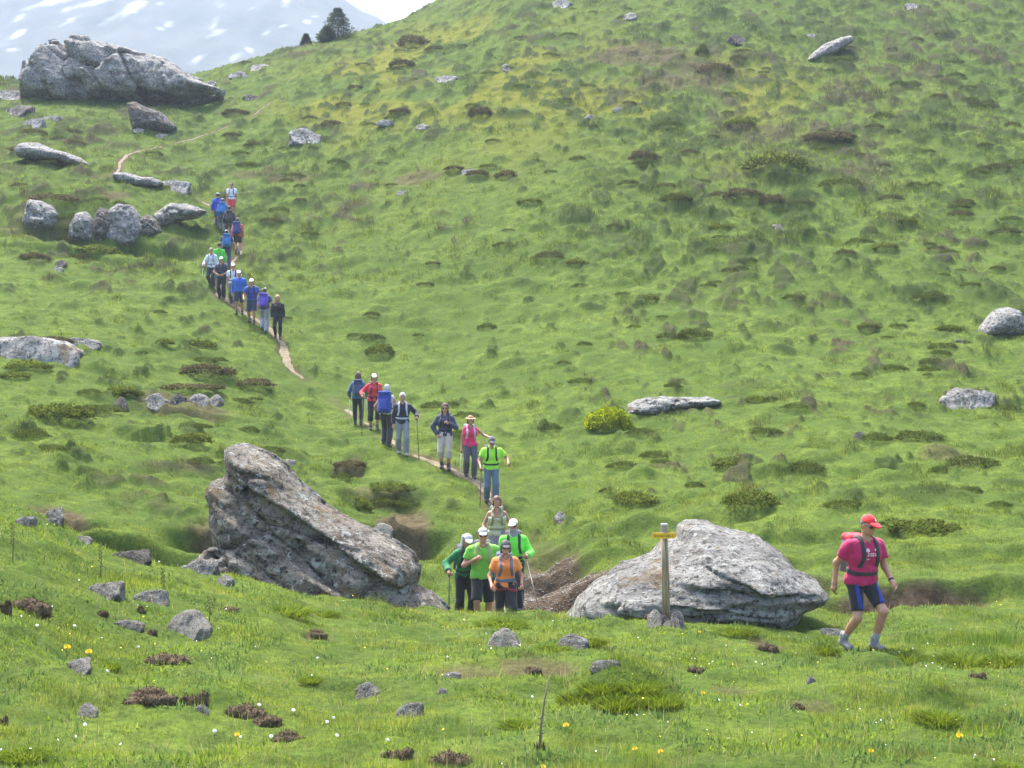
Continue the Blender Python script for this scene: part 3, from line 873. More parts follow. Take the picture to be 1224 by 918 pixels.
def outline_rock(name, px, dist, thick, R, lean=0.0, belly=None, strata=None, rough=.10, seed=1, vox=.045, mat=None, wavy=1.0, under=0.0, ledges=(), block=.06, bs=(1.1, .8, .38)):
    """px: outline in photo pixels; stands at `dist`; thick: half depth; lean: how far the upper face tips back per metre of height above belly"""
    if under == 0.0:
        us_, vs2 = [p[0] for p in px], [p[1] for p in px]
        dist = hit(min(max(sum(us_) / len(us_), 4), 1220), max(vs2) - .12 * (max(vs2) - min(vs2)), GRID)[1] + thick * .45
    P = np.array([((u - 612) / F * dist, (459 - v) / F * dist) for u, v in px])
    z0_ = P[:, 1].min()
    deep = dist + lean * np.clip(P[:, 1] - z0_ - (belly or 0), 0, None)
    P = P * (deep / dist)[:, None]
    cx, z0 = P[:, 0].mean(), P[:, 1].min()
    P = P - [cx, z0]
    lo, hi = P.min(0) - .3, P.max(0) + .3
    m = thick * 1.5 + .4
    hgt = hi[1]
    ymax = m + max(0, lean) * hgt
    xs, ys, zs = np.arange(lo[0], hi[0], vox), np.arange(-m, ymax, vox), np.arange(lo[1], hi[1], vox)
    GX, GZ = np.meshgrid(xs, zs, indexing='ij')
    d2 = poly_sdf(P, GX, GZ)
    q = np.clip(-d2 / R, 0, 1)
    T = thick * np.sqrt(np.clip(1 - (1 - q) ** 2, 0, 1))
    bz = (belly if belly is not None else 0.0)
    yc = lean * np.clip(GZ - bz, 0, None) + under * np.clip(bz - GZ, 0, None)
    s = np.array(strata if strata else (0, 0, 1), float); s /= np.linalg.norm(s)
    X, Y, Z = np.meshgrid(xs, ys, zs, indexing='ij')
    Fv = np.maximum(np.abs(Y - yc[:, None, :]) - T[:, None, :], d2[:, None, :] * np.ones_like(X))
    band = np.abs(Fv) < (.42 if vox < .1 else 1.2)
    x, y, z = X[band], Y[band], Z[band]
    st = x * s[0] + y * s[1] + z * s[2]
    wob = fbm3(x * .8, y * .8, z * .8, 3, seed + 9) * .25 * wavy
    lay = vnoise2((st + wob) * 5.0, np.zeros_like(st), seed + 3) + .6 * vnoise2((st + wob) * 11.0, np.zeros_like(st), seed + 4)
    lay = np.floor(lay * 4) / 4 * .6 + lay * .4
    # blocks: broken along the bedding, each block set back or tilted a little
    t1 = np.cross(s, [0, 1, 0]); t1 /= np.linalg.norm(t1); t2 = np.cross(s, t1)
    c1, c2, c3 = (x * t1[0] + y * t1[1] + z * t1[2]) / bs[0], (x * t2[0] + y * t2[1] + z * t2[2]) / bs[1], (st + wob * .5) / bs[2]
    i1, i2, i3 = np.floor(c1).astype(np.int64), np.floor(c2).astype(np.int64), np.floor(c3).astype(np.int64)
    bd_ = np.full(x.shape, 9.0); bo = np.zeros(x.shape); b2nd = np.full(x.shape, 9.0)
    for d1 in (-1, 0, 1):
        for d2_ in (-1, 0, 1):
            for d3 in (-1, 0, 1):
                j1, j2, j3 = i1 + d1, i2 + d2_, i3 + d3
                e1, e2, e3 = c1 - j1 - _h(j1, j2, j3, seed + 21), c2 - j2 - _h(j1, j2, j3, seed + 22), c3 - j3 - _h(j1, j2, j3, seed + 23)
                dd_ = e1 * e1 + e2 * e2 + e3 * e3
                val = (_h(j1, j2, j3, seed + 24) - .5) * 2 + e1 * (_h(j1, j2, j3, seed + 25) - .5) * 1.6 + e3 * (_h(j1, j2, j3, seed + 26) - .5) * 1.6
                nearer = dd_ < bd_
                b2nd = np.where(nearer, bd_, np.minimum(b2nd, dd_))
                bo = np.where(nearer, val, bo); bd_ = np.where(nearer, dd_, bd_)
    msk = (.22 + .78 * sstep(.02 * R, .75 * R, -d2))[:, None, :].repeat(len(ys), 1)[band]
    for (ua, va, ub, vb, off) in ledges:
        sa = ((ua - 612) / F * dist - cx) * s[0] + ((459 - va) / F * dist - z0) * s[2]
        sb = ((ub - 612) / F * dist - cx) * s[0] + ((459 - vb) / F * dist - z0) * s[2]
        Fv[band] += -off * msk * sstep(sa - .03, sa + .03, st - y * s[1] + wob * .35) * sstep(sb + .03, sb - .03, st - y * s[1] + wob * .35)
    crack = sstep(.10, .0, np.sqrt(b2nd) - np.sqrt(bd_))
    g1, g2, g3 = np.floor(c1 * 2.7 + 9.3).astype(np.int64), np.floor(c2 * 2.7).astype(np.int64), np.floor(c3 * 2.2 + .37).astype(np.int64)
    bo2 = np.zeros(x.shape); bd2 = np.full(x.shape, 9.0)
    for d1 in (-1, 0, 1):
        for d2_ in (-1, 0, 1):
            for d3 in (-1, 0, 1):
                j1, j2, j3 = g1 + d1, g2 + d2_, g3 + d3
                dd_ = (c1 * 2.7 + 9.3 - j1 - _h(j1, j2, j3, seed + 31)) ** 2 + (c2 * 2.7 - j2 - _h(j1, j2, j3, seed + 32)) ** 2 + (c3 * 2.2 + .37 - j3 - _h(j1, j2, j3, seed + 33)) ** 2
                nearer = dd_ < bd2
                bo2 = np.where(nearer, _h(j1, j2, j3, seed + 34) - .5, bo2); bd2 = np.where(nearer, dd_, bd2)
    Fv[band] += -bo2 * block * .75 * msk
    Fv[band] += -(bo * block - crack * block * .8) * msk
    nz = (fbm3(x * 1.1, y * 1.1, z * 1.1, 3, seed) * 1.5 + (lay - .8) * .75
          - np.abs(fbm3(x * 2.2, y * 2.2, z * 2.2, 3, seed + 5)) * .8 + fbm3(x * 6, y * 6, z * 6, 3, seed + 7) * .35)
    Fv[band] += -nz * rough * msk
    # faceting: chop with a few random planes near the surface
    v, f = surfnets(Fv, (xs[0], ys[0], zs[0]), vox)
    o = link(name, mesh_from(name, v, f), mat)
    o.location = (cx, dist, z0)
    return o

left_px = [(270, 552), (270, 537), (279, 531), (293, 531), (304, 536), (324, 545), (341, 555), (354, 573), (373, 589), (390, 603), (416, 619), (443, 632), (471, 648), (492, 662), (501, 678), (497, 699),
           (515, 708), (537, 729), (545, 775), (380, 790), (272, 745), (268, 700), (260, 665), (255, 640), (252, 620), (253, 604), (247, 592), (248, 579), (256, 570), (267, 568), (271, 562)]
o = outline_rock("boulder", left_px, 22.3, 1.0, .65, lean=.22, belly=.95, under=.55, strata=(.52, -.25, .82), rough=.11, block=.11, bs=(1.5, .8, .42), ledges=[(420, 655, 420, 560, .13), (400, 690, 420, 655, -.14), (330, 700, 400, 690, .08)], seed=41, vox=.033, mat=ROCK_LICHEN)
tag(o, "big lichen stained boulder leaning like a broken slab beside the path", "boulder", "large boulders by the path")
foot_px = [(234, 672), (240, 660), (250, 652), (262, 650), (276, 662), (290, 676), (300, 692), (304, 720), (236, 720)]
o = outline_rock("boulder", foot_px, 21.55, .45, .3, lean=.3, belly=.2, under=.3, strata=(.5, -.2, .8), rough=.09, block=.09, bs=(.5, .4, .25), seed=83, vox=.03, mat=ROCK_LICHEN)
tag(o, "low broken rock propping the foot of the leaning boulder", "boulder", "large boulders by the path")
right_px = [(672, 742), (682, 732), (690, 715), (714, 691), (735, 676), (760, 667), (779, 659), (787, 648), (806, 640), (809, 627), (819, 621), (843, 622), (861, 629), (904, 641), (933, 661), (949, 680), (973, 693), (989, 709), (984, 722), (960, 734),
            (940, 772), (700, 776)]
o = outline_rock("boulder", right_px, 20.3, 1.15, .80, lean=.95, belly=.80, under=.55, strata=(.12, -.3, .95), rough=.09, block=.085, bs=(1.9, 1.0, .30), ledges=[(830, 690, 830, 610, .06), (840, 712, 830, 690, -.10), (840, 655, 840, 640, -.05)], seed=62, vox=.033, mat=ROCK_PALE)
tag(o, "broad pale dome shaped boulder behind the yellow signpost", "boulder", "large boulders by the path")
out_px = [(30, 120), (33, 92), (36, 82), (44, 68), (50, 56), (61, 53), (70, 49), (88, 50), (93, 44), (103, 43), (107, 53), (127, 53), (133, 58), (143, 55), (151, 61), (164, 61), (172, 66), (190, 68), (206, 78), (220, 88), (236, 96), (252, 103), (268, 109), (262, 118), (180, 128), (90, 132)]
o = outline_rock("rock_outcrop", out_px, 101, 3.0, 1.1, lean=.45, belly=2.2, strata=(.8, -.2, .5), rough=.30, block=.95, bs=(3.2, 2.5, 1.5), seed=19, vox=.14, mat=ROCK_GREY)
tag(o, "huge grey rock outcrop standing on the skyline below the snowy mountain", "rock")
wedge_px = [(152, 124), (163, 121), (178, 129), (193, 134), (205, 145), (212, 152), (210, 158), (160, 160), (156, 146)]
o = outline_rock("boulder", wedge_px, 88, 1.1, .8, lean=.2, belly=.4, strata=(.5, 0, .8), rough=.20, seed=23, vox=.09, mat=ROCK_DARK)
tag(o, "dark wedge shaped boulder on the grass below the huge outcrop", "boulder", "boulders on the upper shelf")
o = outline_rock("slab", [(962, 74), (970, 64), (984, 53), (1003, 45), (1017, 42), (1021, 50), (1010, 56), (1000, 63), (985, 69), (968, 76)], 97, .9, .5, lean=.6, belly=0, strata=(-.5, 0, .8), rough=.14, seed=29, vox=.09, mat=ROCK_GREY)
tag(o, "long tilted grey slab high on the heath covered hillside", "slab")
o = outline_rock("boulder", [(1168, 404), (1172, 390), (1180, 380), (1188, 371), (1203, 367), (1216, 370), (1224, 382), (1228, 404)], 50.5, .8, .5, lean=.25, belly=.3, strata=(.4, 0, .9), rough=.16, seed=31, vox=.06, mat=ROCK_GREY)
tag(o, "rounded grey boulder with a mossy flank at the edge of the hillside", "boulder")
o = outline_rock("rock_slab", [(748, 496), (750, 484), (762, 477), (790, 473), (820, 474), (846, 473), (862, 479), (856, 486), (830, 488), (800, 492), (778, 498)], 43.5, .7, .25, lean=1.0, belly=0, strata=(.2, -.3, .9), rough=.12, block=.13, bs=(.55, .5, .45), seed=37, vox=.04, mat=ROCK_PALE)
tag(o, "cracked pale slab lying flat in the turf behind the bright green bush", "slab")
o = outline_rock("slab", [(17, 178), (28, 171), (45, 170), (62, 178), (80, 182), (96, 188), (108, 197), (100, 201), (70, 193), (40, 190), (22, 188)], 79, .9, .45, lean=.6, belly=0, strata=(.35, 0, .9), rough=.15, seed=43, vox=.08, mat=ROCK_GREY)
tag(o, "long pale grey slab lying below the huge outcrop", "slab", "slabs on the upper shelf")
o = outline_rock("slab", [(134, 212), (137, 206), (152, 206), (168, 211), (184, 212), (196, 218), (190, 225), (165, 223), (145, 219)], 75, .7, .4, lean=.4, belly=0, strata=(.2, 0, .9), rough=.13, seed=47, vox=.08, mat=ROCK_GREY)
tag(o, "low dark grey slab beside the bend of the trail", "slab", "slabs on the upper shelf")

band = [([(28, 262), (30, 245), (36, 231), (48, 233), (62, 238), (70, 248), (68, 268), (40, 272)], 67.2, ROCK_GREY, "squat grey rock at the outer end of the row of outcrop rocks"),
        ([(80, 278), (84, 262), (92, 248), (104, 246), (112, 256), (116, 280), (90, 290)], 66.6, ROCK_GREY, "narrow upright grey rock second in the row of outcrop rocks"),
        ([(112, 268), (114, 250), (120, 240), (132, 246), (138, 262), (134, 284), (116, 286)], 67.3, ROCK_DARK, "small dark rock wedged between two taller outcrop rocks"),
        ([(126, 280), (128, 258), (132, 243), (142, 236), (158, 238), (166, 248), (172, 266), (166, 286), (140, 292)], 66.4, ROCK_GREY, "tallest rounded grey rock in the row of outcrop rocks"),
        ([(164, 272), (168, 254), (178, 248), (188, 256), (194, 270), (190, 280), (170, 284)], 67.0, ROCK_DARK, "low dark rock beside the tallest outcrop rock"),
        ([(174, 268), (186, 248), (202, 237), (220, 236), (238, 240), (248, 246), (236, 254), (214, 258), (196, 266), (180, 272)], 67.8, ROCK_PALE, "pale sloping rock at the trail end of the outcrop row")]
for i, (pxs, d, mt, lab) in enumerate(band):
    o = outline_rock("outcrop_rock", pxs, d, .8, .55, lean=.3, belly=.4, strata=(.8, 0, .5), rough=.15, block=.16, bs=(.9, .8, .5), seed=60 + i * 3, vox=.06, mat=mt)
    o.location.z -= .28
    tag(o, lab, "rock", "row of outcrop rocks above the hollow")

# ------------------------------------------------------------------ loose stones: a few shapes, copied and turned
def stone_mesh(seed, sx, sy, sz, facets=9, rough=.09):
    r = np.random.default_rng(seed)
    h = .06
    ax = [np.arange(-s - .25, s + .25, h) for s in (sx, sy, sz)]
    X, Y, Z = np.meshgrid(*ax, indexing='ij')
    k0 = np.sqrt((X / sx) ** 2 + (Y / sy) ** 2 + (Z / sz) ** 2)
    Fv = (k0 - 1) * min(sx, sy, sz)
    for _ in range(facets):
        d = r.normal(0, 1, 3) * (1, .8, .9); d /= np.linalg.norm(d)
        sup = math.sqrt((d[0] * sx) ** 2 + (d[1] * sy) ** 2 + (d[2] * sz) ** 2)
        Fv = np.maximum(Fv, (X * d[0] + Y * d[1] + Z * d[2] - sup * r.uniform(.70, .95)) * .8)
    tn = np.array([r.uniform(-.3, .3), r.uniform(-1.0, -.5), 1.]); tn /= np.linalg.norm(tn)
    Fv = np.maximum(Fv, X * tn[0] + Y * tn[1] + Z * tn[2] - sz * .50)
    Fv -= fbm3(X * 2.2, Y * 2.2, Z * 2.2, 4, seed) * rough + np.abs(fbm3(X * 4, Y * 4, Z * 7, 3, seed + 1)) * rough * -.6
    v, f = surfnets(Fv, [a[0] for a in ax], h)
    return mesh_from("stone", v, f)
STONES = [stone_mesh(s, 1, .75, z) for s, z in ((1, .62), (2, .5), (3, .42), (4, .7), (5, .36), (6, .55), (7, .3), (8, .48))]
for me_ in STONES: me_.materials.append(STONE)
STONES_D = [m.copy() for m in STONES]
for me_ in STONES_D: me_.materials.clear(); me_.materials.append(ROCK_DARK)
STONES_P = [m.copy() for m in STONES]
for me_ in STONES_P: me_.materials.clear(); me_.materials.append(ROCK_PALE)

STONES_G = [m.copy() for m in STONES]
for me_ in STONES_G: me_.materials.clear(); me_.materials.append(ROCK_GREY)
def stone(u, v, w, h, k, label, group, name="stone", kind='', rz=None, dist=None, tilt=0.0, sink=.45):
    """u, v: middle of the foot; w, h: pixels it covers"""
    if dist is None: x, y = hit(u, v, GRID)
    else: x, y = (u - 612) / F * dist, dist
    lib = {'': STONES, 'd': STONES_D, 'p': STONES_P, 'g': STONES_G}[kind]
    o = bpy.data.objects.new(name, lib[k % 8])
    COL.objects.link(o)
    zs = [.62, .5, .42, .7, .36, .55, .3, .48][k % 8]
    sx = w * y / F / 2
    sx *= 1.12; sz = h * y / F * 1.35 / zs
    o.scale = (sx, max(sx * .9, sz), sz)
    o.rotation_euler = (0, tilt, rz if rz is not None else random.uniform(-.35, .35))
    o.rotation_euler.x = .22
    if random.random() < .5: o.scale.x *= -1
    zc = gz(x, y + sx * .3)
    o.location = (x, y + sx * .3, zc + h * y / F * (-.22 if sink > .2 else .35))
    tag(o, label, "stone", group)
    return o

G_ = "stones in the near meadow"
NEAR = [(152, 661, 62, 16, 4, 'd', "dark flat stone on the crest of the near meadow edge"),
 (98, 648, 22, 8, 2, '', "small grey stone on the meadow crest beside a dark flat stone"),
 (28, 628, 26, 10, 6, 'p', "half buried pale stone at the end of the meadow crest"),
 (238, 686, 50, 16, 4, 'p', "long pale slab stone just before the leaning boulder"),
 (268, 699, 20, 13, 3, '', "rounded grey stone at the tip of a pale slab"),
 (120, 712, 56, 17, 4, 'p', "long pale stone with a dark lower end in the near meadow"),
 (180, 720, 46, 14, 2, 'p', "pale stone with a tilted top next to a long pale stone"),
 (220, 757, 50, 28, 1, '', "tilted blue grey stone with dry turf on its high end"),
 (150, 752, 38, 8, 6, 'p', "thin pale stone barely showing in the grass"),
 (92, 803, 34, 14, 4, '', "flat grey stone beside two yellow dandelions"),
 (105, 856, 26, 17, 3, '', "grey stone in the grass below a long brown clod"),
 (240, 852, 20, 9, 5, 'p', "small whitish stone at the foot of the longest brown clod"),
 (437, 832, 30, 14, 1, 'p', "white grey stone leaning in the middle of the meadow"),
 (491, 858, 36, 17, 2, 'p', "smooth whitish stone, brightest in the open meadow"),
 (528, 829, 13, 7, 5, '', "tiny brownish stone alone in the short grass"),
 (604, 772, 42, 22, 5, '', "grey angular stone below the group of front hikers"),
 (687, 775, 40, 15, 3, 'p', "pale topped stone half hidden by a grass tuft"),
 (726, 800, 40, 8, 6, 'p', "pale rounded stone capping the biggest grass mound"),
 (996, 760, 36, 10, 2, 'p', "flat pale stone behind the leading hiker's legs"),
 (970, 816, 13, 8, 5, 'p', "tiny white stone in the grass before the leading hiker"),
 (540, 811, 26, 6, 6, '', "sliver of pale stone in a bare earth patch"),
 (670, 624, 15, 15, 3, 'p', "small upright pale stone on the slope above the dome boulder"),
 (476, 676, 20, 6, 4, 'p', "small flat pale stone on the slope by the leaning boulder"),
 (346, 556, 18, 7, 4, '', "small grey stone behind the tip of the leaning boulder"),
 (63, 622, 26, 16, 4, 'p', "pale block of stone in the cut earth bank"),
 (60, 625, 18, 5, 6, 'p', "thin flat pale stone under the block in the earth bank"),
 (455, 657, 34, 14, 1, '', "grey rock sticking out of the eroded earth bank"),
 (437, 657, 24, 9, 2, 'd', "dark stone at the foot of the eroded earth bank")]
for u, v, w, h, k, kd, lab in NEAR:
    stone(u, v, w, h * .74, k, lab, G_ if v > 640 else "stones on the lower slope", kind=kd, dist=18.3 if u == 152 else None)
MIDR = [(1163, 488, 72, 20, 4, 'p', "flat grey boulder low in the turf of the open hillside"),
 (26, 430, 120, 24, 6, 'p', "wide flat pale rock sheet on the slope edge"),
 (95, 412, 46, 13, 2, 'p', "smaller flat pale rock beside the wide rock sheet"),
 (142, 490, 20, 18, 3, 'd', "small upright stone at the end of the stony turf bank"),
 (185, 484, 28, 12, 1, '', "grey stone in the stony turf bank nearest its upright end stone"),
 (213, 483, 26, 11, 5, 'd', "dark grey stone in the middle of the stony turf bank"),
 (237, 483, 26, 13, 0, '', "angular grey stone in the stony turf bank"),
 (255, 484, 20, 13, 3, '', "grey stone closing the stony turf bank on the path side"),
 (154, 292, 16, 12, 1, 'p', "pale stone in the hollow below the row of outcrop rocks"),
 (362, 170, 42, 18, 1, '', "grey hump of rock in turf above the smooth meadow strip"),
 (207, 228, 46, 13, 4, '', "flat mossy rock between the dark slab and the pale sloping rock"),
 (238, 256, 16, 8, 2, 'p', "small bluish stone beside the trail near the last walkers"),
 (60, 143, 28, 7, 6, 'p', "small flat pale stone below the outcrop's shaded foot"),
 (40, 150, 24, 12, 2, '', "grey stone at the lower end of a dark rocky rib"),
 (18, 138, 44, 16, 4, 'd', "dark rocky rib on the upper shelf"),
 (8, 118, 36, 14, 2, '', "pale grey rock at the foot of the huge outcrop"),
 (190, 165, 22, 6, 6, 'p', "thin pale stone on the grass under the dark wedge boulder"),
 (165, 158, 16, 5, 4, 'p', "small pale stone at the base of the dark wedge boulder"),
 (300, 120, 22, 10, 0, 'd', "dark stone beside the upper trail"),
 (232, 99, 22, 9, 3, '', "grey rock on the crest just behind the outcrop's tail"),
 (250, 103, 20, 8, 1, '', "low grey rock on the crest between outcrop and saddle"),
 (285, 92, 26, 8, 5, '', "flat grey rock in the saddle of the skyline"),
 (308, 84, 30, 9, 2, 'p', "pale rock on the skyline where the hill begins to rise"),
 (532, 98, 34, 9, 4, '', "flat purplish rock on the upper hillside"),
 (605, 84, 12, 9, 1, 'p', "small pale stone on the upper hillside below the ridge"),
 (671, 8, 26, 12, 1, '', "grey boulder near the top edge of the hill"),
 (753, 24, 18, 11, 3, '', "rounded grey boulder high on the hill"),
 (881, 52, 20, 12, 0, 'd', "dark boulder high on the heath slope"),
 (970, 47, 24, 7, 6, 'p', "pale flat stone just above the long tilted slab"),
 (1090, 10, 18, 8, 4, 'p', "pale stone high on the far shoulder of the hill"),
 (930, 274, 20, 9, 2, 'p', "single whitish stone below two dark heath clumps"),
 (706, 142, 14, 6, 5, 'p', "small bluish white stone in the middle of the upper slope"),
 (740, 132, 14, 5, 6, 'p', "thin white stone on the upper slope above the smooth strip"),
 (481, 232, 14, 6, 2, 'p', "little white stone at the edge of the smooth meadow strip"),
 (505, 154, 18, 8, 3, '', "grey stone among heath above the smooth meadow strip"),
 (460, 153, 22, 5, 6, 'p', "thin pale stone above the smooth meadow strip"),
 (560, 208, 22, 6, 4, '', "flat grey stone among dark clumps on the meadow strip"),
 (1028, 524, 14, 8, 3, 'd', "dark brown stone on the open hillside"),
 (1148, 410, 12, 6, 2, 'p', "small white stone before the boulder at the hillside edge"),
 (72, 318, 16, 10, 0, 'd', "dark stone in the hollow above the slope edge"),
 (68, 324, 14, 7, 2, 'p', "pale stone touching a dark stone in the hollow")]
for u, v, w, h, k, kd, lab in MIDR:
    stone(u, v, w, h * (.62 if v < 420 else .8), k, lab, "stones on the hillside", kind=kd if kd != "" else "g")

# ------------------------------------------------------------------ gravel of the eroded bank
def scatter_tris(pts, size, seed, flat=.6):
    """little irregular tetra chips"""
    r = np.random.default_rng(seed); N = len(pts)
    base = np.array([[1, 0, -.3], [-.5, .87, -.3], [-.5, -.87, -.3], [0, 0, 1]])
    v = base[None] * size[:, None, None] * r.uniform(.6, 1.4, (N, 4, 3)); v[:, :, 2] *= flat
    th = r.uniform(0, 6.28, N); c, s = np.cos(th)[:, None], np.sin(th)[:, None]
    v = np.stack([v[:, :, 0] * c - v[:, :, 1] * s, v[:, :, 0] * s + v[:, :, 1] * c, v[:, :, 2]], -1) + pts[:, None]
    f = np.array([[0, 1, 3], [1, 2, 3], [2, 0, 3], [0, 2, 1]])[None] + 4 * np.arange(N)[:, None, None]
    return v.reshape(-1, 3), f.reshape(-1, 3)
r = np.random.default_rng(5)
gx, gy = r.uniform(.1, 2.6, 22000), r.uniform(23, 29.5, 22000)
kp = bil(SOIL, gx, gy) * r.uniform(0, 1, 22000) > .52
gx, gy = gx[kp], gy[kp]
pts = np.stack([gx, gy, bil(GRID, gx, gy) + .008], 1)
v, f = scatter_tris(pts, r.uniform(.007, .024, len(pts)) * (1 + (r.uniform(0, 1, len(pts)) > .95) * 1.2), 6)
GRAV = bpy.data.materials.new("gravel_chips")
n, l, b = nt(GRAV); gtc = n.new("ShaderNodeTexCoord")
c_ = gmix(gramp(gnoise(9, 4, .6), .4, .6), (.115, .098, .078), (.27, .25, .215))
l.new(c_, b.inputs["Base Color"]); b.inputs["Roughness"].default_value = .95
tag(link("gravel", mesh_from("gravel", v, f, False), GRAV), "loose grey gravel on the eroded bank behind the front hikers", "gravel", kind="stuff")

# ------------------------------------------------------------------ brown clods of turned earth
def clod_mesh(seed, sx=1.0, sy=.7, sz=.45):
    r = np.random.default_rng(seed)
    h = .06
    ax = [np.arange(-s - .4, s + .4, h) for s in (sx, sy, sz)]
    X, Y, Z = np.meshgrid(*ax, indexing='ij')
    Fv = np.full(X.shape, 9.0)
    for _ in range(7):
        c = r.uniform(-.62, .62, 3) * (sx, sy, .25); q = r.uniform(.26, .5)
        d = np.sqrt((X - c[0]) ** 2 + (Y - c[1]) ** 2 + ((Z - c[2]) * 1.3) ** 2) - q
        hh = np.clip(.5 + .5 * (Fv - d) / .12, 0, 1)
        Fv = Fv * (1 - hh) + d * hh - .12 * hh * (1 - hh)
    Fv -= fbm3(X * 4, Y * 4, Z * 4, 4, seed) * .14
    v, f = surfnets(Fv, [a[0] for a in ax], h)
    # dry root fibres over it
    pick = r.integers(0, len(v), 900)
    pb = v[pick]
    dr = pb / (np.linalg.norm(pb, axis=1)[:, None] + 1e-6) + r.normal(0, .6, (900, 3))
    tip = pb + dr * r.uniform(.04, .12, 900)[:, None]
    sd = r.normal(0, 1, (900, 3)) * .014
    tv = np.stack([pb - sd, pb + sd, tip], 1).reshape(-1, 3)
    n0 = len(v)
    fq = np.concatenate([np.stack([f[:, 0], f[:, 1], f[:, 2]], 1), np.stack([f[:, 0], f[:, 2], f[:, 3]], 1), np.arange(2700).reshape(-1, 3) + n0])
    return mesh_from("soil_clod", np.concatenate([v, tv]), fq)
cm = bpy.data.materials.new("turned_soil")
n, l, b = nt(cm); gtc = n.new("ShaderNodeTexCoord")
c_ = gmix(gramp(gnoise(4, 8, .7), .38, .62), (.065, .045, .028), (.19, .14, .085))
c_ = gmix(gramp(gnoise(17, 6, .7), .55, .7), c_, (.24, .19, .12))
l.new(c_, b.inputs["Base Color"]); b.inputs["Roughness"].default_value = 1; b.inputs["Specular IOR Level"].default_value = .1
bp = n.new("ShaderNodeBump"); bp.inputs["Strength"].default_value = .8; bp.inputs["Distance"].default_value = .05
l.new(gnoise(12, 8, .75), bp.inputs["Height"]); l.new(bp.outputs["Normal"], b.inputs["Normal"])
CLODS = [clod_mesh(s) for s in (3, 4, 5, 6)]
for q in CLODS: q.materials.append(cm)
CL = [(37, 733, 50, 26, "rounded dark clod near a small dry clod in the meadow"), (125, 738, 18, 10, "small dry clod in grass below a long pale stone"), (168, 735, 14, 14, "small upright clod between two pale stones"),
      (6, 735, 16, 30, "dark clod cut by the picture edge beside a rounded clod"), (200, 795, 54, 20, "ragged dark clod below the tilted blue grey stone"), (184, 761, 16, 11, "tiny dark clod beside the thin pale stone"),
      (180, 842, 70, 26, "longest brown clod in the meadow"), (232, 843, 34, 26, "round clod with dry grass at the end of the longest clod"),
      (295, 858, 50, 24, "brown clod with a raised dark peak"), (325, 868, 46, 20, "flat straw coloured clod below the peaked clod"), (345, 888, 44, 18, "low crumbled clod next to the flat straw clod"),
      (475, 908, 38, 22, "dark clod beside a white flower at the meadow bottom"), (540, 918, 54, 30, "big dark clod nearest the camera"), (278, 733, 28, 10, "small reddish brown clod near a grass tuft"),
      (376, 763, 34, 12, "low grey brown clod in the open meadow"), (2, 868, 14, 18, "dark clod at the lower picture edge"), (918, 779, 26, 13, "brown clod in grass below the dome boulder"),
      (640, 808, 30, 14, "dark clod on the bare patch beside the grass mound"), (955, 850, 22, 11, "dark little clod in the lower meadow"), (1168, 812, 20, 12, "faint brown clod in the tall grass"), (832, 805, 22, 10, "small clod at the end of the biggest grass mound")]
for i, (u, v, w, h, lab) in enumerate(CL):
    x, y = hit(u, v - 2, GRID)
    o = bpy.data.objects.new("soil_clod", CLODS[i % 4]); COL.objects.link(o)
    sx = w * y / F / 2 * 1.05
    o.scale = (sx, sx * .9, max(h * y / F / .95, sx * .4) * 1.15)
    o.rotation_euler = (0, 0, random.uniform(-.4, .4) + math.pi * (i % 2))
    o.location = (x, y, gz(x, y) + .02 * sx)
    tag(o, lab, "clod", "brown clods of turned earth")

# ------------------------------------------------------------------ shrubs and tufts (many small leaves)
def foliage_mesh(name, seed, N, col_fn, shape='dome', leaf=(.05, .12), up=.35, sx=1.0, sy=1.0, sz=.6, lump=.25, width=.35):
    r = np.random.default_rng(seed)
    d = r.normal(0, 1, (N, 3)); d[:, 2] = np.abs(d[:, 2]); d /= np.linalg.norm(d, axis=1)[:, None]
    rad = 1 - np.abs(r.normal(0, .16, N))
    lm = 1 + lump * fbm3(d[:, 0] * 2.2 + seed, d[:, 1] * 2.2, d[:, 2] * 2.2, 3, seed)
    p = d * (rad * lm)[:, None] * (sx, sy, sz); p[:, 2] -= .08 * sz
    o = d * (1 - up) + np.array([0, 0, up]) + r.normal(0, .45, (N, 3)); o /= np.linalg.norm(o, axis=1)[:, None]
    L = r.uniform(*leaf, N)
    s = np.cross(o, r.normal(0, 1, (N, 3))); s /= (np.linalg.norm(s, axis=1)[:, None] + 1e-9)
    s *= (L * width / 2)[:, None]
    mid = p + o * (L * .45)[:, None]
    v = np.stack([p, mid + s, p + o * L[:, None], mid - s], 1).reshape(-1, 3)
    f = np.arange(4 * N).reshape(-1, 4)
    me = mesh_from(name, v, f, False)
    c = np.ones((N, 4, 4), np.float32); c[:, :, :3] = col_fn(r, N, d, fbm3(p[:, 0] * 5, p[:, 1] * 5, p[:, 2] * 5, 3, seed + 2))[:, None, :]
    at = me.attributes.new("col", 'FLOAT_COLOR', 'POINT'); at.data.foreach_set("color", c.ravel())
    nn = d * (1 / sx, 1 / sy, 1 / sz); nn /= np.linalg.norm(nn, axis=1)[:, None]
    nn = nn * .6 + r.normal(0, .4, (N, 3)); nn /= np.linalg.norm(nn, axis=1)[:, None]
    at = me.attributes.new("nrm", 'FLOAT_VECTOR', 'POINT'); at.data.foreach_set("vector", np.repeat(nn, 4, 0).astype(np.float32).ravel())
    return me
leaf_m = leaf_mat("shrub_leaf", .25)
def ccol(a, b_, spread=.25):
    return lambda r, N, d, nz: lerp(a, b_, np.clip(.5 + nz * .7 + r.normal(0, spread, N), 0, 1)) * r.uniform(.8, 1.2, N)[:, None]
HEATHS = [foliage_mesh("heath", s, 2600, ccol((.055, .055, .026), (.13, .115, .06)), leaf=(.07, .17), sz=.62, lump=.4) for s in (11, 12, 13)]
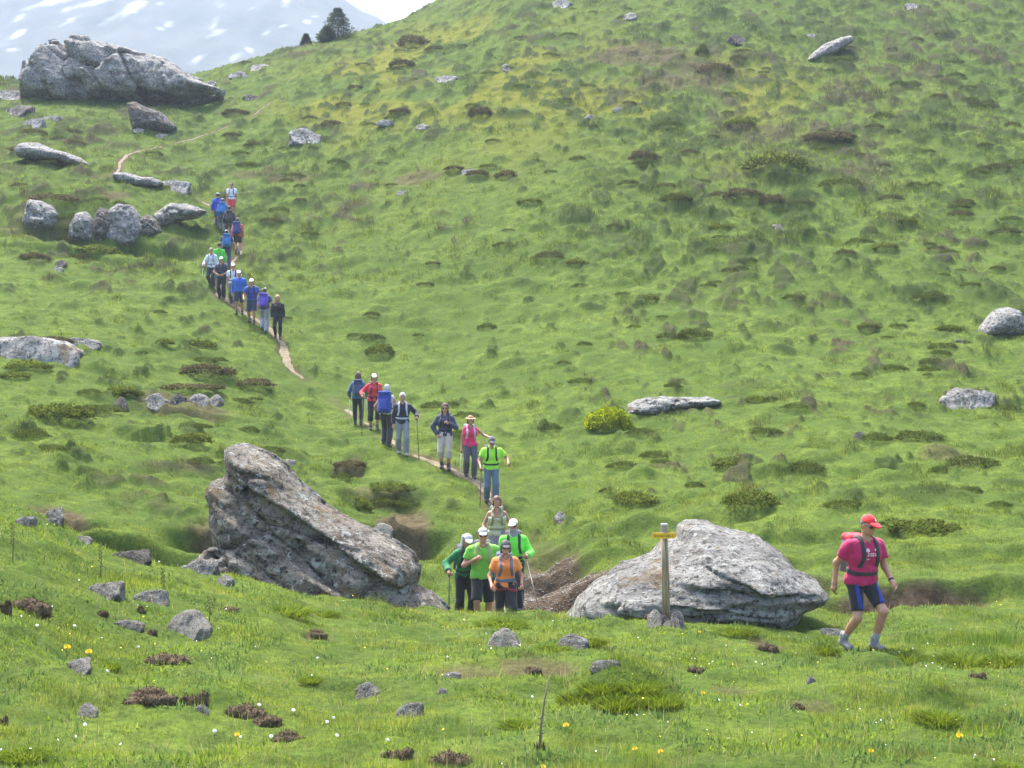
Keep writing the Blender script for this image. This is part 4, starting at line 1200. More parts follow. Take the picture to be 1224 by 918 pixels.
GREENS = [foliage_mesh("heath", s, 2600, ccol((.065, .10, .02), (.15, .19, .038)), leaf=(.07, .18), sz=.6, lump=.4) for s in (21, 22, 23)]
BRIGHT = foliage_mesh("bush", 31, 7000, ccol((.17, .27, .015), (.36, .43, .03)), leaf=(.05, .11), sz=.92, lump=.22, width=.55)
for q in HEATHS + GREENS + [BRIGHT]: q.materials.append(leaf_m)

def shrub(u, v, w, h, lib, k, label, group, name="heath_clump"):
    x, y = hit(u, v, GRID)
    o = bpy.data.objects.new(name, lib[k % len(lib)] if isinstance(lib, list) else lib); COL.objects.link(o)
    sx = w * y / F / 2
    o.scale = (sx * 1.08, sx * .95, h * y / F / .62 * .66)
    o.rotation_euler = (0, 0, k * 1.7)
    o.location = (x, y + sx * .4, gz(x, y + sx * .4) - .06 * sx)
    tag(o, label, "shrub", group)
    return o
shrub(727, 513, 62, 30, BRIGHT, 1, "bright yellow green round bush on the open hillside", None, "bush").scale[2] *= 1.0
SH = [(242, 450, 66, 18, HEATHS, "broad brown topped shrub above the stony turf bank"), (226, 470, 80, 10, HEATHS, "long low reddish heath strip along the stony turf bank"), (300, 462, 50, 12, HEATHS, "straggly heath clump between stony bank and trail"),
      (453, 426, 38, 17, GREENS, "dark green tussock in the smooth slope beside the trail bend"), (240, 415, 32, 13, GREENS, "neat dark green tussock above the broad brown shrub"), (196, 412, 24, 9, GREENS, "small green tussock next to the neat dark one"),
      (228, 532, 44, 18, GREENS, "rounded green tussock behind the leaning boulder's tip"), (64, 500, 76, 24, GREENS, "large green mound with a brown crest at the slope edge"), (75, 492, 60, 12, HEATHS, "brown heath on the back of the large green mound"),
      (144, 470, 40, 14, GREENS, "leafy green clump over the small upright stone"), (925, 246, 34, 18, HEATHS, "dark purple heath clump above the single whitish stone"), (889, 238, 42, 16, HEATHS, "wide purple heath clump beside a darker one"),
      (930, 200, 84, 26, GREENS, "widest green shrub patch on the heath slope"), (992, 178, 56, 15, HEATHS, "dark heath patch above the widest green shrub"), (885, 152, 40, 13, GREENS, "yellowish green clump high on the heath slope"),
      (1000, 168, 50, 12, HEATHS, "flat dark heath patch under the upper slab"), (855, 90, 44, 16, HEATHS, "dusky heath clump in the gully of the upper hill"), (840, 65, 18, 18, GREENS, "small upright dark bush beside a boulder in the gully"),
      (633, 244, 32, 9, GREENS, "dark tussock above the smooth meadow strip"), (570, 212, 26, 10, HEATHS, "brownish clump beside flat stones on the strip"), (605, 213, 28, 11, HEATHS, "round dark clump at the end of the strip's stones"),
      (545, 205, 30, 8, HEATHS, "low dark clump above the strip's stones"), (480, 83, 30, 12, HEATHS, "grey brown clump near the ridge of the hill"), (493, 55, 40, 16, HEATHS, "large dusky clump close to the skyline ridge"),
      (478, 137, 24, 9, HEATHS, "dark oval clump high above the trail"), (575, 140, 32, 16, HEATHS, "tangled grey clump in the middle of the upper slope"), (770, 195, 34, 14, HEATHS, "brown heath clump at mid slope"),
      (1060, 300, 32, 10, GREENS, "flat green tussock low on the heath slope"), (862, 275, 36, 12, GREENS, "green tussock below the wide purple heath"), (1085, 270, 24, 8, GREENS, "small dark tussock below the heath slope"),
      (690, 318, 26, 10, GREENS, "dark tussock right of the smooth slope"), (776, 360, 26, 10, GREENS, "small tussock halfway up the open hillside"), (875, 556, 50, 14, GREENS, "grassy tussock below the flat turf boulder"),
      (1137, 396, 30, 10, GREENS, "green tussock beside the boulder at the hillside edge"), (1040, 395, 30, 10, GREENS, "green tussock in the open slope before the edge boulder"), (905, 480, 30, 9, GREENS, "tussock between the cracked slab and flat boulder"),
      (900, 600, 70, 22, GREENS, "long dark tussock above the dome boulder"), (1100, 640, 90, 18, GREENS, "dark grass bank behind the leading hiker"), (760, 600, 60, 16, GREENS, "dark tussock above the yellow signpost"),
      (418, 560, 38, 10, HEATHS, "dark clump over a bare turf edge behind the trail"), (465, 585, 60, 14, GREENS, "tussock on the lip of the eroded earth bank"), (430, 610, 30, 20, GREENS, "dark green plant beside the eroded earth bank"),
      (30, 440, 60, 14, GREENS, "dark green clump below the wide rock sheet"), (15, 452, 36, 10, GREENS, "low clump at the slope edge under the rock sheet"), (60, 410, 50, 11, HEATHS, "brown heath on top of the wide rock sheet"),
      (38, 310, 40, 12, HEATHS, "dark heath at the mouth of the hollow"), (60, 245, 60, 14, HEATHS, "heath overhanging the squat grey rock"), (110, 300, 60, 14, GREENS, "deep green clump in the shade of the outcrop row"),
      (280, 138, 32, 10, HEATHS, "dark heath patch above the upper trail"), (395, 150, 26, 9, HEATHS, "small dark heath patch beyond the grey rock hump")]
for i, (u, v, w, h, lib, lab) in enumerate(SH):
    shrub(u, v, w, h, lib, i, lab, "shrubs and tussocks on the hillside")

TUSS = [foliage_mesh("tussock", sd_, 3000, ccol((.040, .064, .016), (.100, .135, .030)), leaf=(.05, .12), sz=.55, lump=.45, up=.55) for sd_ in (51, 52, 53)]
TUSS_B = [foliage_mesh("tussock", sd_, 3000, ccol((.044, .050, .020), (.098, .098, .042)), leaf=(.05, .12), sz=.55, lump=.45, up=.5) for sd_ in (61, 62)]
for q in TUSS + TUSS_B: q.materials.append(leaf_m)
tr_ = np.random.default_rng(404)
placed = 0
while placed < 250:
    uu, vv = tr_.uniform(0, 1224), tr_.uniform(8, 610)
    x, y = hit(uu, vv, GRID)
    if y > 118 or y < 30: continue
    hp_ = float(bil(HEATH_SHADE, np.array([x]), np.array([y]))[0])
    if tr_.uniform() > hp_ * 1.25 + .10 or float(bil(DP, np.array([x]), np.array([y]))[0]) < .9: continue
    lib = TUSS_B if (y > 55 and tr_.uniform() < .45) else TUSS
    o = bpy.data.objects.new("tussock", lib[placed % len(lib)]); COL.objects.link(o)
    sx = tr_.uniform(.22, .52) * (1 + .35 * (y > 60)) * (1 + .5 * (tr_.uniform() < .12))
    o.scale = (sx, sx * .8, sx * tr_.uniform(.55, .85)); o.rotation_euler = (0, 0, tr_.uniform(-.6, .6) + math.pi * (placed % 2))
    o.location = (x, y, gz(x, y) - .05 * sx)
    tag(o, "small low dark tussock, one of many alike scattered over the grassy hillside", "tussock", "small tussocks scattered over the hillside")
    placed += 1
# pale foliage beyond the crest, outcrop side
for i, (uu, vb, ww, hh, lab) in enumerate([(12, 112, 46, 24, "pale green bush showing past the shaded end of the huge outcrop"), (-8, 108, 40, 22, "pale green bush cut by the picture edge beyond the huge outcrop")]):
    yy = 111 + i * 2; x = (uu - 612) / F * yy
    o = bpy.data.objects.new("bush", GREENS[i]); COL.objects.link(o)
    o.scale = (ww * yy / F / 2, 1.2, hh * yy / F / .62); o.location = (x, yy, (459 - vb) / F * yy - .3)
    tag(o, lab, "shrub", "bushes beyond the outcrop")

# plants on and around the boulders
def tuft_mesh(seed, N=900, L=(.25, .6), spread=.5, colr=((.07, .125, .015), (.17, .235, .028))):
    r = np.random.default_rng(seed)
    a = r.uniform(0, 6.28, N); q = np.sqrt(r.uniform(0, 1, N)) * spread
    p = np.stack([np.cos(a) * q, np.sin(a) * q, 0 * a - .03], 1)
    o = np.stack([np.cos(a) * q * .9, np.sin(a) * q * .9, np.ones(N)], 1) + r.normal(0, .22, (N, 3)); o /= np.linalg.norm(o, axis=1)[:, None]
    L = r.uniform(*L, N) * (1.1 - .5 * q / spread)
    th = r.uniform(0, 6.28, N); s = np.stack([np.cos(th), np.sin(th), 0 * th], 1) * .009
    bend = np.stack([np.cos(a), np.sin(a), -.25 + 0 * a], 1) * (L * .28)[:, None]
    m = p + o * (L * .55)[:, None]; t = p + o * L[:, None] + bend
    v = np.stack([p - s, p + s, m + s * .8, t, m - s * .8], 1).reshape(-1, 3)
    base = np.arange(N)[:, None] * 5
    f = np.concatenate([base + np.array([[0, 1, 2]]), base + np.array([[0, 2, 4]]), base + np.array([[4, 2, 3]])])
    me = mesh_from("tuft", v, f, False)
    c = np.ones((N, 5, 4), np.float32); c[:, :, :3] = (lerp(*colr, r.uniform(0, 1, N)) * r.uniform(.75, 1.25, N)[:, None])[:, None]
    at = me.attributes.new("col", 'FLOAT_COLOR', 'POINT'); at.data.foreach_set("color", c.ravel())
    nn = np.stack([np.cos(a) * .6, np.sin(a) * .6, 1 + 0 * a], 1) + r.normal(0, .4, (N, 3)); nn /= np.linalg.norm(nn, axis=1)[:, None]
    at = me.attributes.new("nrm", 'FLOAT_VECTOR', 'POINT'); at.data.foreach_set("vector", np.repeat(nn, 5, 0).astype(np.float32).ravel())
    me.materials.append(grass_m)
    return me
TUFTS = [tuft_mesh(s) for s in (1, 2, 3)]
TF = [(740, 846, 60, 34, "lush grass tuft low in front of the biggest mound"), (790, 842, 54, 34, "grass tuft on the outer flank of the biggest mound"), (692, 840, 54, 34, "grass tuft at the stalk end of the biggest mound"), (720, 826, 56, 30, "grass tuft just under the stone on the biggest mound"), (765, 824, 56, 30, "grass tuft high on the flank of the biggest mound"),
      (1120, 862, 60, 28, "dark grass tuft on a small mound in the lower meadow"), (985, 782, 36, 26, "dark grass tuft behind the leading hiker's foot"), (1085, 792, 50, 30, "tall grass tuft before the leading hiker's path"),
      (1150, 795, 70, 36, "tall reedy grass with yellow flowers ahead of the hiker"), (1205, 797, 60, 32, "tall reedy grass at the picture edge"), (600, 748, 64, 18, "grass tuft hiding the front hikers' boots"),
      (340, 735, 64, 24, "pale green grass tuft before the leaning boulder"), (290, 690, 34, 26, "grass growing against the leaning boulder's foot"), (300, 665, 24, 24, "green plant in the recess of the leaning boulder"),
      (930, 745, 46, 22, "grass at the low end of the dome boulder"), (880, 757, 50, 16, "long grass along the dome boulder's foot"), (372, 815, 30, 18, "grass tuft in the middle of the meadow"), (660, 778, 44, 18, "grass tuft beside a pale topped stone"),
      (385, 737, 40, 18, "grass tuft on the crest below the leaning boulder"), (30, 905, 60, 24, "deep green grass tuft at the lower meadow edge"), (1200, 918, 40, 12, "grass tuft at the bottom picture edge"), (705, 770, 40, 18, "grass tuft hugging the pale topped stone"),
      (130, 800, 30, 22, "grass tuft between the dandelions and a dark clod"), (620, 868, 50, 16, "broad grass tuft near the dry stalk")]
for i, (u, v, w, h, lab) in enumerate(TF):
    x, y = hit(u, v, GRID)
    o = bpy.data.objects.new("grass_tuft", TUFTS[i % 3]); COL.objects.link(o)
    s = w * y / F
    o.scale = (s, s * .9, h * y / F / .55 * .58); o.rotation_euler = (0, 0, i * 2.1); o.location = (x, y, gz(x, y))
    tag(o, lab, "grass tuft", "tall grass tufts in the near meadow")

# ------------------------------------------------------------------ flowers
def flower(px, py, colour, label, sc=1.0):
    x, y = hit(px, py + 4, GRID)
    z = gz(x, y)
    t = empty("dandelion", (x, y, z - .045 * sc), 0, sc); t.rotation_euler = (R_(38), random.uniform(-.2, .2), 0)
    m = MB(); m.tube([(0, 0, -.06), (.004, .002, .03), (.0, .006, .095)], [.003, .0025, .002], 5)
    link("stem", m.mesh("stem"), plain("flower_stem", (.09, .16, .03), .7), t)
    m = MB()
    for ring, (rr, zz, nn) in enumerate(((.032, .0, 14), (.024, .008, 11), (.014, .014, 8))):
        for k in range(nn):
            a = k * 2 * math.pi / nn + ring * .3
            c, s = math.cos(a), math.sin(a); wx, wy = -s * .006, c * .006
            m.add([(c * .003, s * .003, .095 + zz * .3), (c * rr * .7 + wx, s * rr * .7 + wy, .099 + zz), (c * rr, s * rr, .098 + zz * 1.2), (c * rr * .7 - wx, s * rr * .7 - wy, .099 + zz)], [(0, 1, 2, 3)])
    link("flower_head", m.mesh("flower_head", False), plain("yellow_petal", colour, .7), t)
    tag(t, label, "flower", "yellow dandelions in the meadow")
YF = [(81, 772, 1.5, "big yellow dandelion beside the flat grey stone, upper of the pair"), (107, 778, 1.6, "big yellow dandelion of the pair touching the flat grey stone"), (284, 876, 1, "yellow dandelion between two clods"),
      (677, 865, 1.2, "yellow dandelion near the dry stalk in short grass"), (759, 893, 1, "small yellow dandelion in the bottom meadow"), (790, 896, 1, "small yellow dandelion beside another at the meadow bottom"),
      (648, 915, 1, "yellow dandelion under the dry stalk"), (1039, 897, 1.2, "lone yellow dandelion in the lower open grass"), (1143, 878, 1.4, "orange yellow dandelion near a small mound"), (840, 826, 1, "yellow dandelion by a thin bare patch"),
      (985, 775, 1.2, "yellow dandelion at the leading hiker's back foot"), (835, 753, 1, "yellow dandelion along the dome boulder's foot")]
for u, v, s, lab in YF: flower(u, v, (.85, .60, .01), lab, s * .68)

# uncountable tiny white and yellow meadow flowers
r = np.random.default_rng(77)
def daisies(N, y0, y1, size, seed, keep_fn, yellow=.25):
    x, y, rr = scatter(N, y0, y1, 1.4, seed)
    kp = keep_fn(x, y, rr) & (bil(SOIL, x, y) < .3)
    x, y = x[kp], y[kp]; M = len(x)
    z = bil(GRID, x, y) + rr.uniform(.035, .08, M)
    th = np.arange(6) * math.pi / 3
    s = size * rr.uniform(.7, 1.4, M)
    tx, ty = rr.normal(0, .35, M), rr.normal(-.35, .35, M)
    px, py = np.cos(th)[None] * s[:, None], np.sin(th)[None] * s[:, None]
    v = np.stack([x[:, None] + px, y[:, None] + py, z[:, None] + px * tx[:, None] + py * ty[:, None] * -1], -1)
    c = np.stack([x, y, z + s * .35], -1)[:, None]
    v = np.concatenate([v, c], 1).reshape(-1, 3)
    f = (np.arange(M)[:, None, None] * 7 + np.array([[k, (k + 1) % 6, 6] for k in range(6)])[None]).reshape(-1, 3)
    return v, f
pat = lambda x, y, q: q.uniform(0, 1, len(x)) < sstep(-.1, .5, fbm2(x / 1.8, y / 1.8, 3, 55)) * .9 + .06
v, f = daisies(420, 8, 24, .0065, 9, pat)
tag(link("daisies", mesh_from("daisies", v, f, False), plain("white_petal", (.80, .80, .76), .8)), "tiny white flowers dotted through the near meadow", "flowers", kind="stuff")
v, f = daisies(350, 9, 24, .007, 10, pat)
tag(link("buttercups", mesh_from("buttercups", v, f, False), plain("small_yellow_petal", (.75, .58, .02), .8)), "tiny yellow flowers dotted through the near meadow", "flowers", kind="stuff")
# white flowers that show one by one
WF = [(390, 862), (350, 848), (323, 880), (255, 873), (308, 842), (165, 773), (43, 747), (100, 866), (88, 748), (460, 884), (399, 879), (395, 858), (124, 802), (578, 757), (583, 768), (545, 757), (1160, 905)]
wm = MB()
dm = None
for u, v in WF[:1]:
    for ring, (rr, nn) in enumerate(((.034, 12),)):
        for k in range(nn):
            a = k * 2 * math.pi / nn; c, s = math.cos(a), math.sin(a); wx, wy = -s * .009, c * .009
            wm.add([(0, 0, .075), (c * rr * .7 + wx, s * rr * .7 + wy, .083), (c * rr, s * rr, .08), (c * rr * .7 - wx, s * rr * .7 - wy, .083)], [(0, 1, 2, 3)])
    wm.tube([(0, 0, .07), (0, 0, .09)], [.012, .009], 6)
    wm.tube([(0, 0, -.02), (.004, 0, .04), (0, 0, .076)], .003, 5)
    dm = wm.mesh("white_flower", False); dm.materials.append(plain("white_petal", (.8, .8, .76), .8))
for i, (u, v) in enumerate(WF):
    x, y = hit(u, v + 3, GRID)
    o = bpy.data.objects.new("white_flower", dm); COL.objects.link(o)
    o.location = (x, y, gz(x, y)); o.rotation_euler = (.6, random.uniform(-.2, .2), i * .1); o.scale = (.52, .52, .75); o.location.z -= .025
    tag(o, "small white flower standing alone above the grass of the near meadow", "flower", "single white flowers in the near meadow")

# ------------------------------------------------------------------ dry stalk
x, y = hit(645, 898, GRID)
t = empty("dry_stalk", (x, y, gz(x, y)))
m = MB(); m.tube([(0, 0, -.03), (.01, 0, .18), (.035, .01, .36), (.07, .01, .54)], [.012, .009, .007, .004], 6)
for k in range(14):
    zz = .04 + k * .016; a = k * 2.4
    m.tube([(.01, 0, zz), (.01 + .035 * math.cos(a), .035 * math.sin(a), zz + .02)], [.005, .002], 4)
link("stem", m.mesh("stem"), plain("dead_stem", (.20, .165, .11), .9), t)
m = MB()
for k in range(22):
    a = k * 2.4; q = .02 + .025 * random.random()
    m.add([(0, 0, .0), (q * math.cos(a), q * math.sin(a), .03 + .05 * random.random()), (q * math.cos(a + .5), q * math.sin(a + .5), .01)], [(0, 1, 2)])
link("dead_leaves", m.mesh("dead_leaves", False), plain("dead_leaf", (.11, .08, .05), .9), t)
tag(t, "thin dry flower stalk leaning in the short grass", "plant")
# tall flowering stems on the crest
STEMS = [(120, 690, 40, "slender seeding stem between the crest stones"), (195, 715, 34, "slender stem behind the pale tilted stone"), (250, 745, 30, "thin reddish stem beside the tilted blue grey stone"), (15, 672, 44, "yellow tipped stem on the meadow crest")]
for i, (u, v, h, lab) in enumerate(STEMS):
    x, y = hit(u, v, GRID); H_ = h * y / F
    t = empty("tall_stem", (x, y, gz(x, y)))
    m = MB(); m.tube([(0, 0, -.02), (.01, 0, H_ * .5), (.0, .01, H_)], [.006, .005, .003], 5)
    link("stem", m.mesh("stem"), plain("reddish_stem", (.16, .12, .05), .8), t)
    m = MB()
    for k in range(26):
        zz = H_ * (.35 + .65 * k / 26); a = k * 2.4; q = .03
        m.add([(0, 0, zz), (q * math.cos(a), q * math.sin(a), zz + .02), (q * .6 * math.cos(a + .6), q * .6 * math.sin(a + .6), zz + .03)], [(0, 1, 2)])
    link("leaves", m.mesh("leaves", False), plain("stem_leaf", (.14, .16, .03), .8), t)
    tag(t, lab, "plant", "tall single stems in the meadow")

# ------------------------------------------------------------------ conifers on the skyline
bark = plain("bark", (.10, .075, .055), .95)
def fir(u, v, hpx, wpx, dist, label, seed):
    x, y = (u - 612) / F * dist, dist
    H_, W_ = hpx * dist / F, wpx * dist / F / 2
    z = gz(x, y)
    r = np.random.default_rng(seed)
    t = empty("fir_tree", (x, y, z - .1))
    m = MB(); m.tube([(0, 0, -.3), (.02, 0, H_ * .5), (0, 0, H_ * .97)], [.055 * H_ / 2, .04 * H_ / 2, .006], 8)
    for k in range(26):
        zz = H_ * (.1 + .8 * k / 26); a = k * 2.4; L = W_ * (1.05 - zz / H_) * .8
        m.tube([(0, 0, zz), (L * math.cos(a), L * math.sin(a), zz + L * .15)], [.02, .006], 4)
    link("trunk", m.mesh("trunk"), bark, t)
    N = 5200
    zz = H_ * (.06 + .94 * r.uniform(0, 1, N) ** .9)
    a = r.uniform(0, 6.28, N)
    env = W_ * np.clip(1.15 - (zz / H_) ** 1.9, .05, 1) * (.75 + .4 * fbm2(a * 1.3, zz * 2.2, 3, seed) + .25 * np.cos(zz / H_ * 46))
    q = env * np.sqrt(r.uniform(.12, 1, N))
    p = np.stack([np.cos(a) * q, np.sin(a) * q, zz - q * .12], 1)
    o = np.stack([np.cos(a), np.sin(a), .5 + 0 * a], 1) + r.normal(0, .4, (N, 3)); o /= np.linalg.norm(o, axis=1)[:, None]
    L = r.uniform(.10, .24, N)
    s = np.cross(o, r.normal(0, 1, (N, 3))); s /= np.linalg.norm(s, axis=1)[:, None]; s *= .026
    v = np.stack([p - s, p + s, p + o * L[:, None]], 1).reshape(-1, 3)
    me = mesh_from("crown", v, np.arange(3 * N).reshape(-1, 3), False)
    c = np.ones((N, 3, 4), np.float32); c[:, :, :3] = lerp((.035, .055, .03), (.075, .10, .055), r.uniform(0, 1, N))[:, None]
    at = me.attributes.new("col", 'FLOAT_COLOR', 'POINT'); at.data.foreach_set("color", c.ravel())
    nn = o * .5 + np.array([0, 0, .6]); nn /= np.linalg.norm(nn, axis=1)[:, None]
    at = me.attributes.new("nrm", 'FLOAT_VECTOR', 'POINT'); at.data.foreach_set("vector", np.repeat(nn, 3, 0).astype(np.float32).ravel())
    link("crown", me, leaf_m, t)
    tag(t, label, "tree", "conifers on the skyline")
fir(404, 50, 36, 40, 121.5, "tallest dark conifer on the skyline, bushy and leaning over a smaller one", 3)
fir(391, 54, 19, 24, 121, "smaller conifer pressed against the tallest one", 4)
fir(366, 63, 14, 11, 120, "tiny lone conifer on the skyline away from the other two", 5)

# ------------------------------------------------------------------ signpost and cairn
SX, SY = (797 - 612) / F * 18.6, 18.6
sz = gz(SX, SY)
top = (459 - 632) / F * SY - sz                 # height of post below its cap
t = empty("signpost", (SX, SY, sz))
wood = bpy.data.materials.new("weathered_wood")
n, l, b = nt(wood); gtc = n.new("ShaderNodeTexCoord")
mp = n.new("ShaderNodeMapping"); mp.inputs["Scale"].default_value = (30, 30, 2.0); l.new(gtc.outputs["Object"], mp.inputs["Vector"])
q = n.new("ShaderNodeTexNoise"); q.inputs["Scale"].default_value = 1.5; q.inputs["Detail"].default_value = 8; l.new(mp.outputs["Vector"], q.inputs["Vector"])
c_ = gmix(gramp(q.outputs["Fac"], .35, .65), (.15, .11, .065), (.36, .28, .175))
l.new(c_, b.inputs["Base Color"]); b.inputs["Roughness"].default_value = .85
bp = n.new("ShaderNodeBump"); bp.inputs["Strength"].default_value = .5; bp.inputs["Distance"].default_value = .01
l.new(q.outputs["Fac"], bp.inputs["Height"]); l.new(bp.outputs["Normal"], b.inputs["Normal"])
lx = -.035
m = MB(); m.tube([(0, 0, -.25), (lx * .5, 0, top * .5), (lx, 0, top - .05)], [.056, .051, .047], 14)
link("post", m.mesh("post"), wood, t)
m = MB(); m.tube([(lx, 0, top - .0495), (lx, 0, top + .050)], [.047, .046], 14)
link("post_cap", m.mesh("post_cap", False), plain("greyed_paint", (.25, .24, .22), .8), t)
m = MB(); m.tube([(lx, 0, top + .0505), (lx, 0, top + .068)], [.046, .043], 14)
link("post_top", m.mesh("post_top", False), plain("white_paint", (.55, .54, .52), .7), t)
# arrow board: thin plank with a pointed end, 0.33 m long
def prism(pts, y0, y1):
    n_ = len(pts)
    v = [(p[0], y0, p[1]) for p in pts] + [(p[0], y1, p[1]) for p in pts]
    me = bpy.data.meshes.new("board")
    fs = [tuple(range(n_))[::-1], tuple(range(n_, 2 * n_))] + [(i, (i + 1) % n_, n_ + (i + 1) % n_, n_ + i) for i in range(n_)]
    me.from_pydata(v, [], fs); me.update()
    return me
bz = top - .085
bd = prism([(lx - .165, bz - .038), (lx + .13, bz - .038), (lx + .165, bz), (lx + .13, bz + .038), (lx - .165, bz + .038)], -.075, -.053)
ab = link("arrow_board", bd, plain("yellow_paint", (.72, .42, .022), .55), t)
mb = MB()
for row in (0,):
    xx = lx - .135
    rr_ = random.Random(4)
    while xx < lx + .10:
        w_ = rr_.choice((.008, .011, .014)); hgt_ = rr_.choice((.022, .028))
        vv, ff = boxmesh(xx, xx + w_ * .45, -.0775, -.0752, bz - hgt_ / 2, bz + hgt_ / 2); mb.add(vv, ff)
        vv, ff = boxmesh(xx + w_ * .5, xx + w_, -.0775, -.0752, bz - hgt_ / 2, bz - hgt_ / 2 + .006); mb.add(vv, ff)
        xx += w_ + rr_.choice((.006, .006, .018))
link("lettering", mb.mesh("lettering", False), plain("brown_letter", (.13, .06, .01), .7), ab)
tag(t, "wooden post with a yellow arrow board and whitened top before the dome boulder", "signpost")
CA = [(782, 752, 24, 18, 3, '', "grey standing stone of the cairn at the signpost foot"), (810, 749, 20, 15, 0, 'p', "tan block on the cairn at the signpost foot"), (794, 751, 26, 12, 1, '', "slate grey flat stone in the middle of the signpost cairn"),
      (790, 757, 34, 9, 4, '', "long low stone at the base of the signpost cairn"), (808, 757, 20, 12, 5, '', "angular stone under the tan block of the cairn"), (800, 755, 16, 8, 2, '', "small stone filling the front of the signpost cairn")]
for i, (u, v, w_, h_, k, kd, lab) in enumerate(CA):
    w_, h_ = w_ * .80, h_ * .72; kd = ('', 'p', 'd', 'p', 'g', '')[i]
    o = stone(u, v, w_, h_, k, lab, "stones piled round the signpost", kind=kd, dist=18.35 - .05 * (i > 1) - .08 * (i > 3), sink=.18)

# ------------------------------------------------------------------ people
SKIN = skin_mat()
NP3 = lambda *a: np.array(a, float)

def rotm(yaw=0, pitch=0):
    cy, sy, cp, sp = math.cos(yaw), math.sin(yaw), math.cos(pitch), math.sin(pitch)
    return np.array([[cy, -sy, 0], [sy, cy, 0], [0, 0, 1.]]) @ np.array([[1, 0, 0], [0, cp, -sp], [0, sp, cp]])

class Field:
    """signed distance on a grid, built from tapered limbs and ellipsoids"""
    def __init__(s, lo, hi, h):
        s.h = h
        s.ax = [np.arange(lo[i], hi[i] + h, h) for i in range(3)]
        s.org = [a[0] for a in s.ax]
        s.shape = tuple(len(a) for a in s.ax)
    def grid(s, sl):
        return np.meshgrid(*[s.ax[i][sl[i]] for i in range(3)], indexing='ij')
    def build(s, prims, grow=0.0, kdef=.03):
        Fv = np.full(s.shape, 1.0)
        for p in prims:
            if p['t'] == 'cap':
                a, b_ = p['a'], p['b']; R = max(p['ra'], p['rb']) / min(1, min(p.get('q', (1, 1, 1)))) + grow + .10
                lo, hi = np.minimum(a, b_) - R, np.maximum(a, b_) + R
            else:
                R = max(p['r']) + grow + .10
                lo, hi = p['c'] - R, p['c'] + R
            sl = tuple(slice(max(0, int((lo[i] - s.org[i]) / s.h)), max(0, int((hi[i] - s.org[i]) / s.h) + 2)) for i in range(3))
            X, Y, Z = s.grid(sl)
            if X.size == 0: continue
            if p['t'] == 'cap':
                q = p.get('q', (1, 1, 1))
                ba = (b_ - a) * q
                pa = [(X - a[0]) * q[0], (Y - a[1]) * q[1], (Z - a[2]) * q[2]]
                t = np.clip((pa[0] * ba[0] + pa[1] * ba[1] + pa[2] * ba[2]) / (ba @ ba + 1e-9), 0, 1)
                d = np.sqrt((pa[0] - ba[0] * t) ** 2 + (pa[1] - ba[1] * t) ** 2 + (pa[2] - ba[2] * t) ** 2)
                bul = p.get('bulge', 0)
                d = d - (p['ra'] + (p['rb'] - p['ra']) * t + bul * np.sin(np.pi * np.clip(t * 1.25, 0, 1)))
            elif p['t'] == 'box':
                Rm = p.get('R', np.eye(3))
                P = np.stack([X - p['c'][0], Y - p['c'][1], Z - p['c'][2]], -1) @ Rm
                qd = np.abs(P) - (np.array(p['r']) - p['rad'])
                d = np.sqrt((np.clip(qd, 0, None) ** 2).sum(-1)) + np.minimum(qd.max(-1), 0) - p['rad']
            else:
                Rm = p.get('R', np.eye(3))
                P = np.stack([X - p['c'][0], Y - p['c'][1], Z - p['c'][2]], -1) @ Rm
                r_ = np.array(p['r'])
                k0 = np.sqrt(((P / r_) ** 2).sum(-1)); k1 = np.sqrt(((P / r_ ** 2) ** 2).sum(-1)) + 1e-9
                d = k0 * (k0 - 1) / k1
            d = d - grow - p.get('g', 0)
            for pt, nn in p.get('cuts', ()):
                d = np.maximum(d, (X - pt[0]) * nn[0] + (Y - pt[1]) * nn[1] + (Z - pt[2]) * nn[2])
            k = p.get('k', kdef)
            cur = Fv[sl]
            hh = np.clip(.5 + .5 * (cur - d) / k, 0, 1)
            Fv[sl] = cur * (1 - hh) + d * hh - k * hh * (1 - hh)
        return Fv
    def cutz(s, Fv, z0=None, z1=None, slope=0.0):
        Z = s.ax[2][None, None, :] + slope * s.ax[1][None, :, None]
        if z0 is not None: Fv = np.maximum(Fv, z0 - Z)
        if z1 is not None: Fv = np.maximum(Fv, Z - z1)
        return Fv
    def wrinkle(s, Fv, amp, seed, sc=11):
        bnd = np.abs(Fv) < .05
        i = np.argwhere(bnd)
        x, y, z = s.ax[0][i[:, 0]], s.ax[1][i[:, 1]], s.ax[2][i[:, 2]]
        Fv = Fv.copy(); Fv[bnd] += amp * fbm3(x * sc, y * sc, z * sc * .8 + x * 6, 3, seed)
        return Fv
    def mesh(s, name, Fv):
        v, f = surfnets(Fv, s.org, s.h)
        return mesh_from(name, v, f) if len(f) else None

def cap(a, b_, ra, rb, **kw): return dict(t='cap', a=np.array(a, float), b=np.array(b_, float), ra=ra, rb=rb, **kw)
def ell(c, r_, **kw): return dict(t='ell', c=np.array(c, float), r=r_, **kw)
def box(c, r_, rad, **kw): return dict(t='box', c=np.array(c, float), r=r_, rad=rad, **kw)

def ik(a, c, l1, l2, pole):
    d = c - a; L = np.linalg.norm(d)
    if L > (l1 + l2) * .998:
        c = a + d / L * (l1 + l2) * .998; d = c - a; L = np.linalg.norm(d)
    u = d / L
    x = (l1 * l1 - l2 * l2 + L * L) / (2 * L)
    hgt = math.sqrt(max(0, l1 * l1 - x * x))
    p = np.array(pole, float); p = p - u * (p @ u); p /= np.linalg.norm(p)
    return a + u * x + p * hgt, c

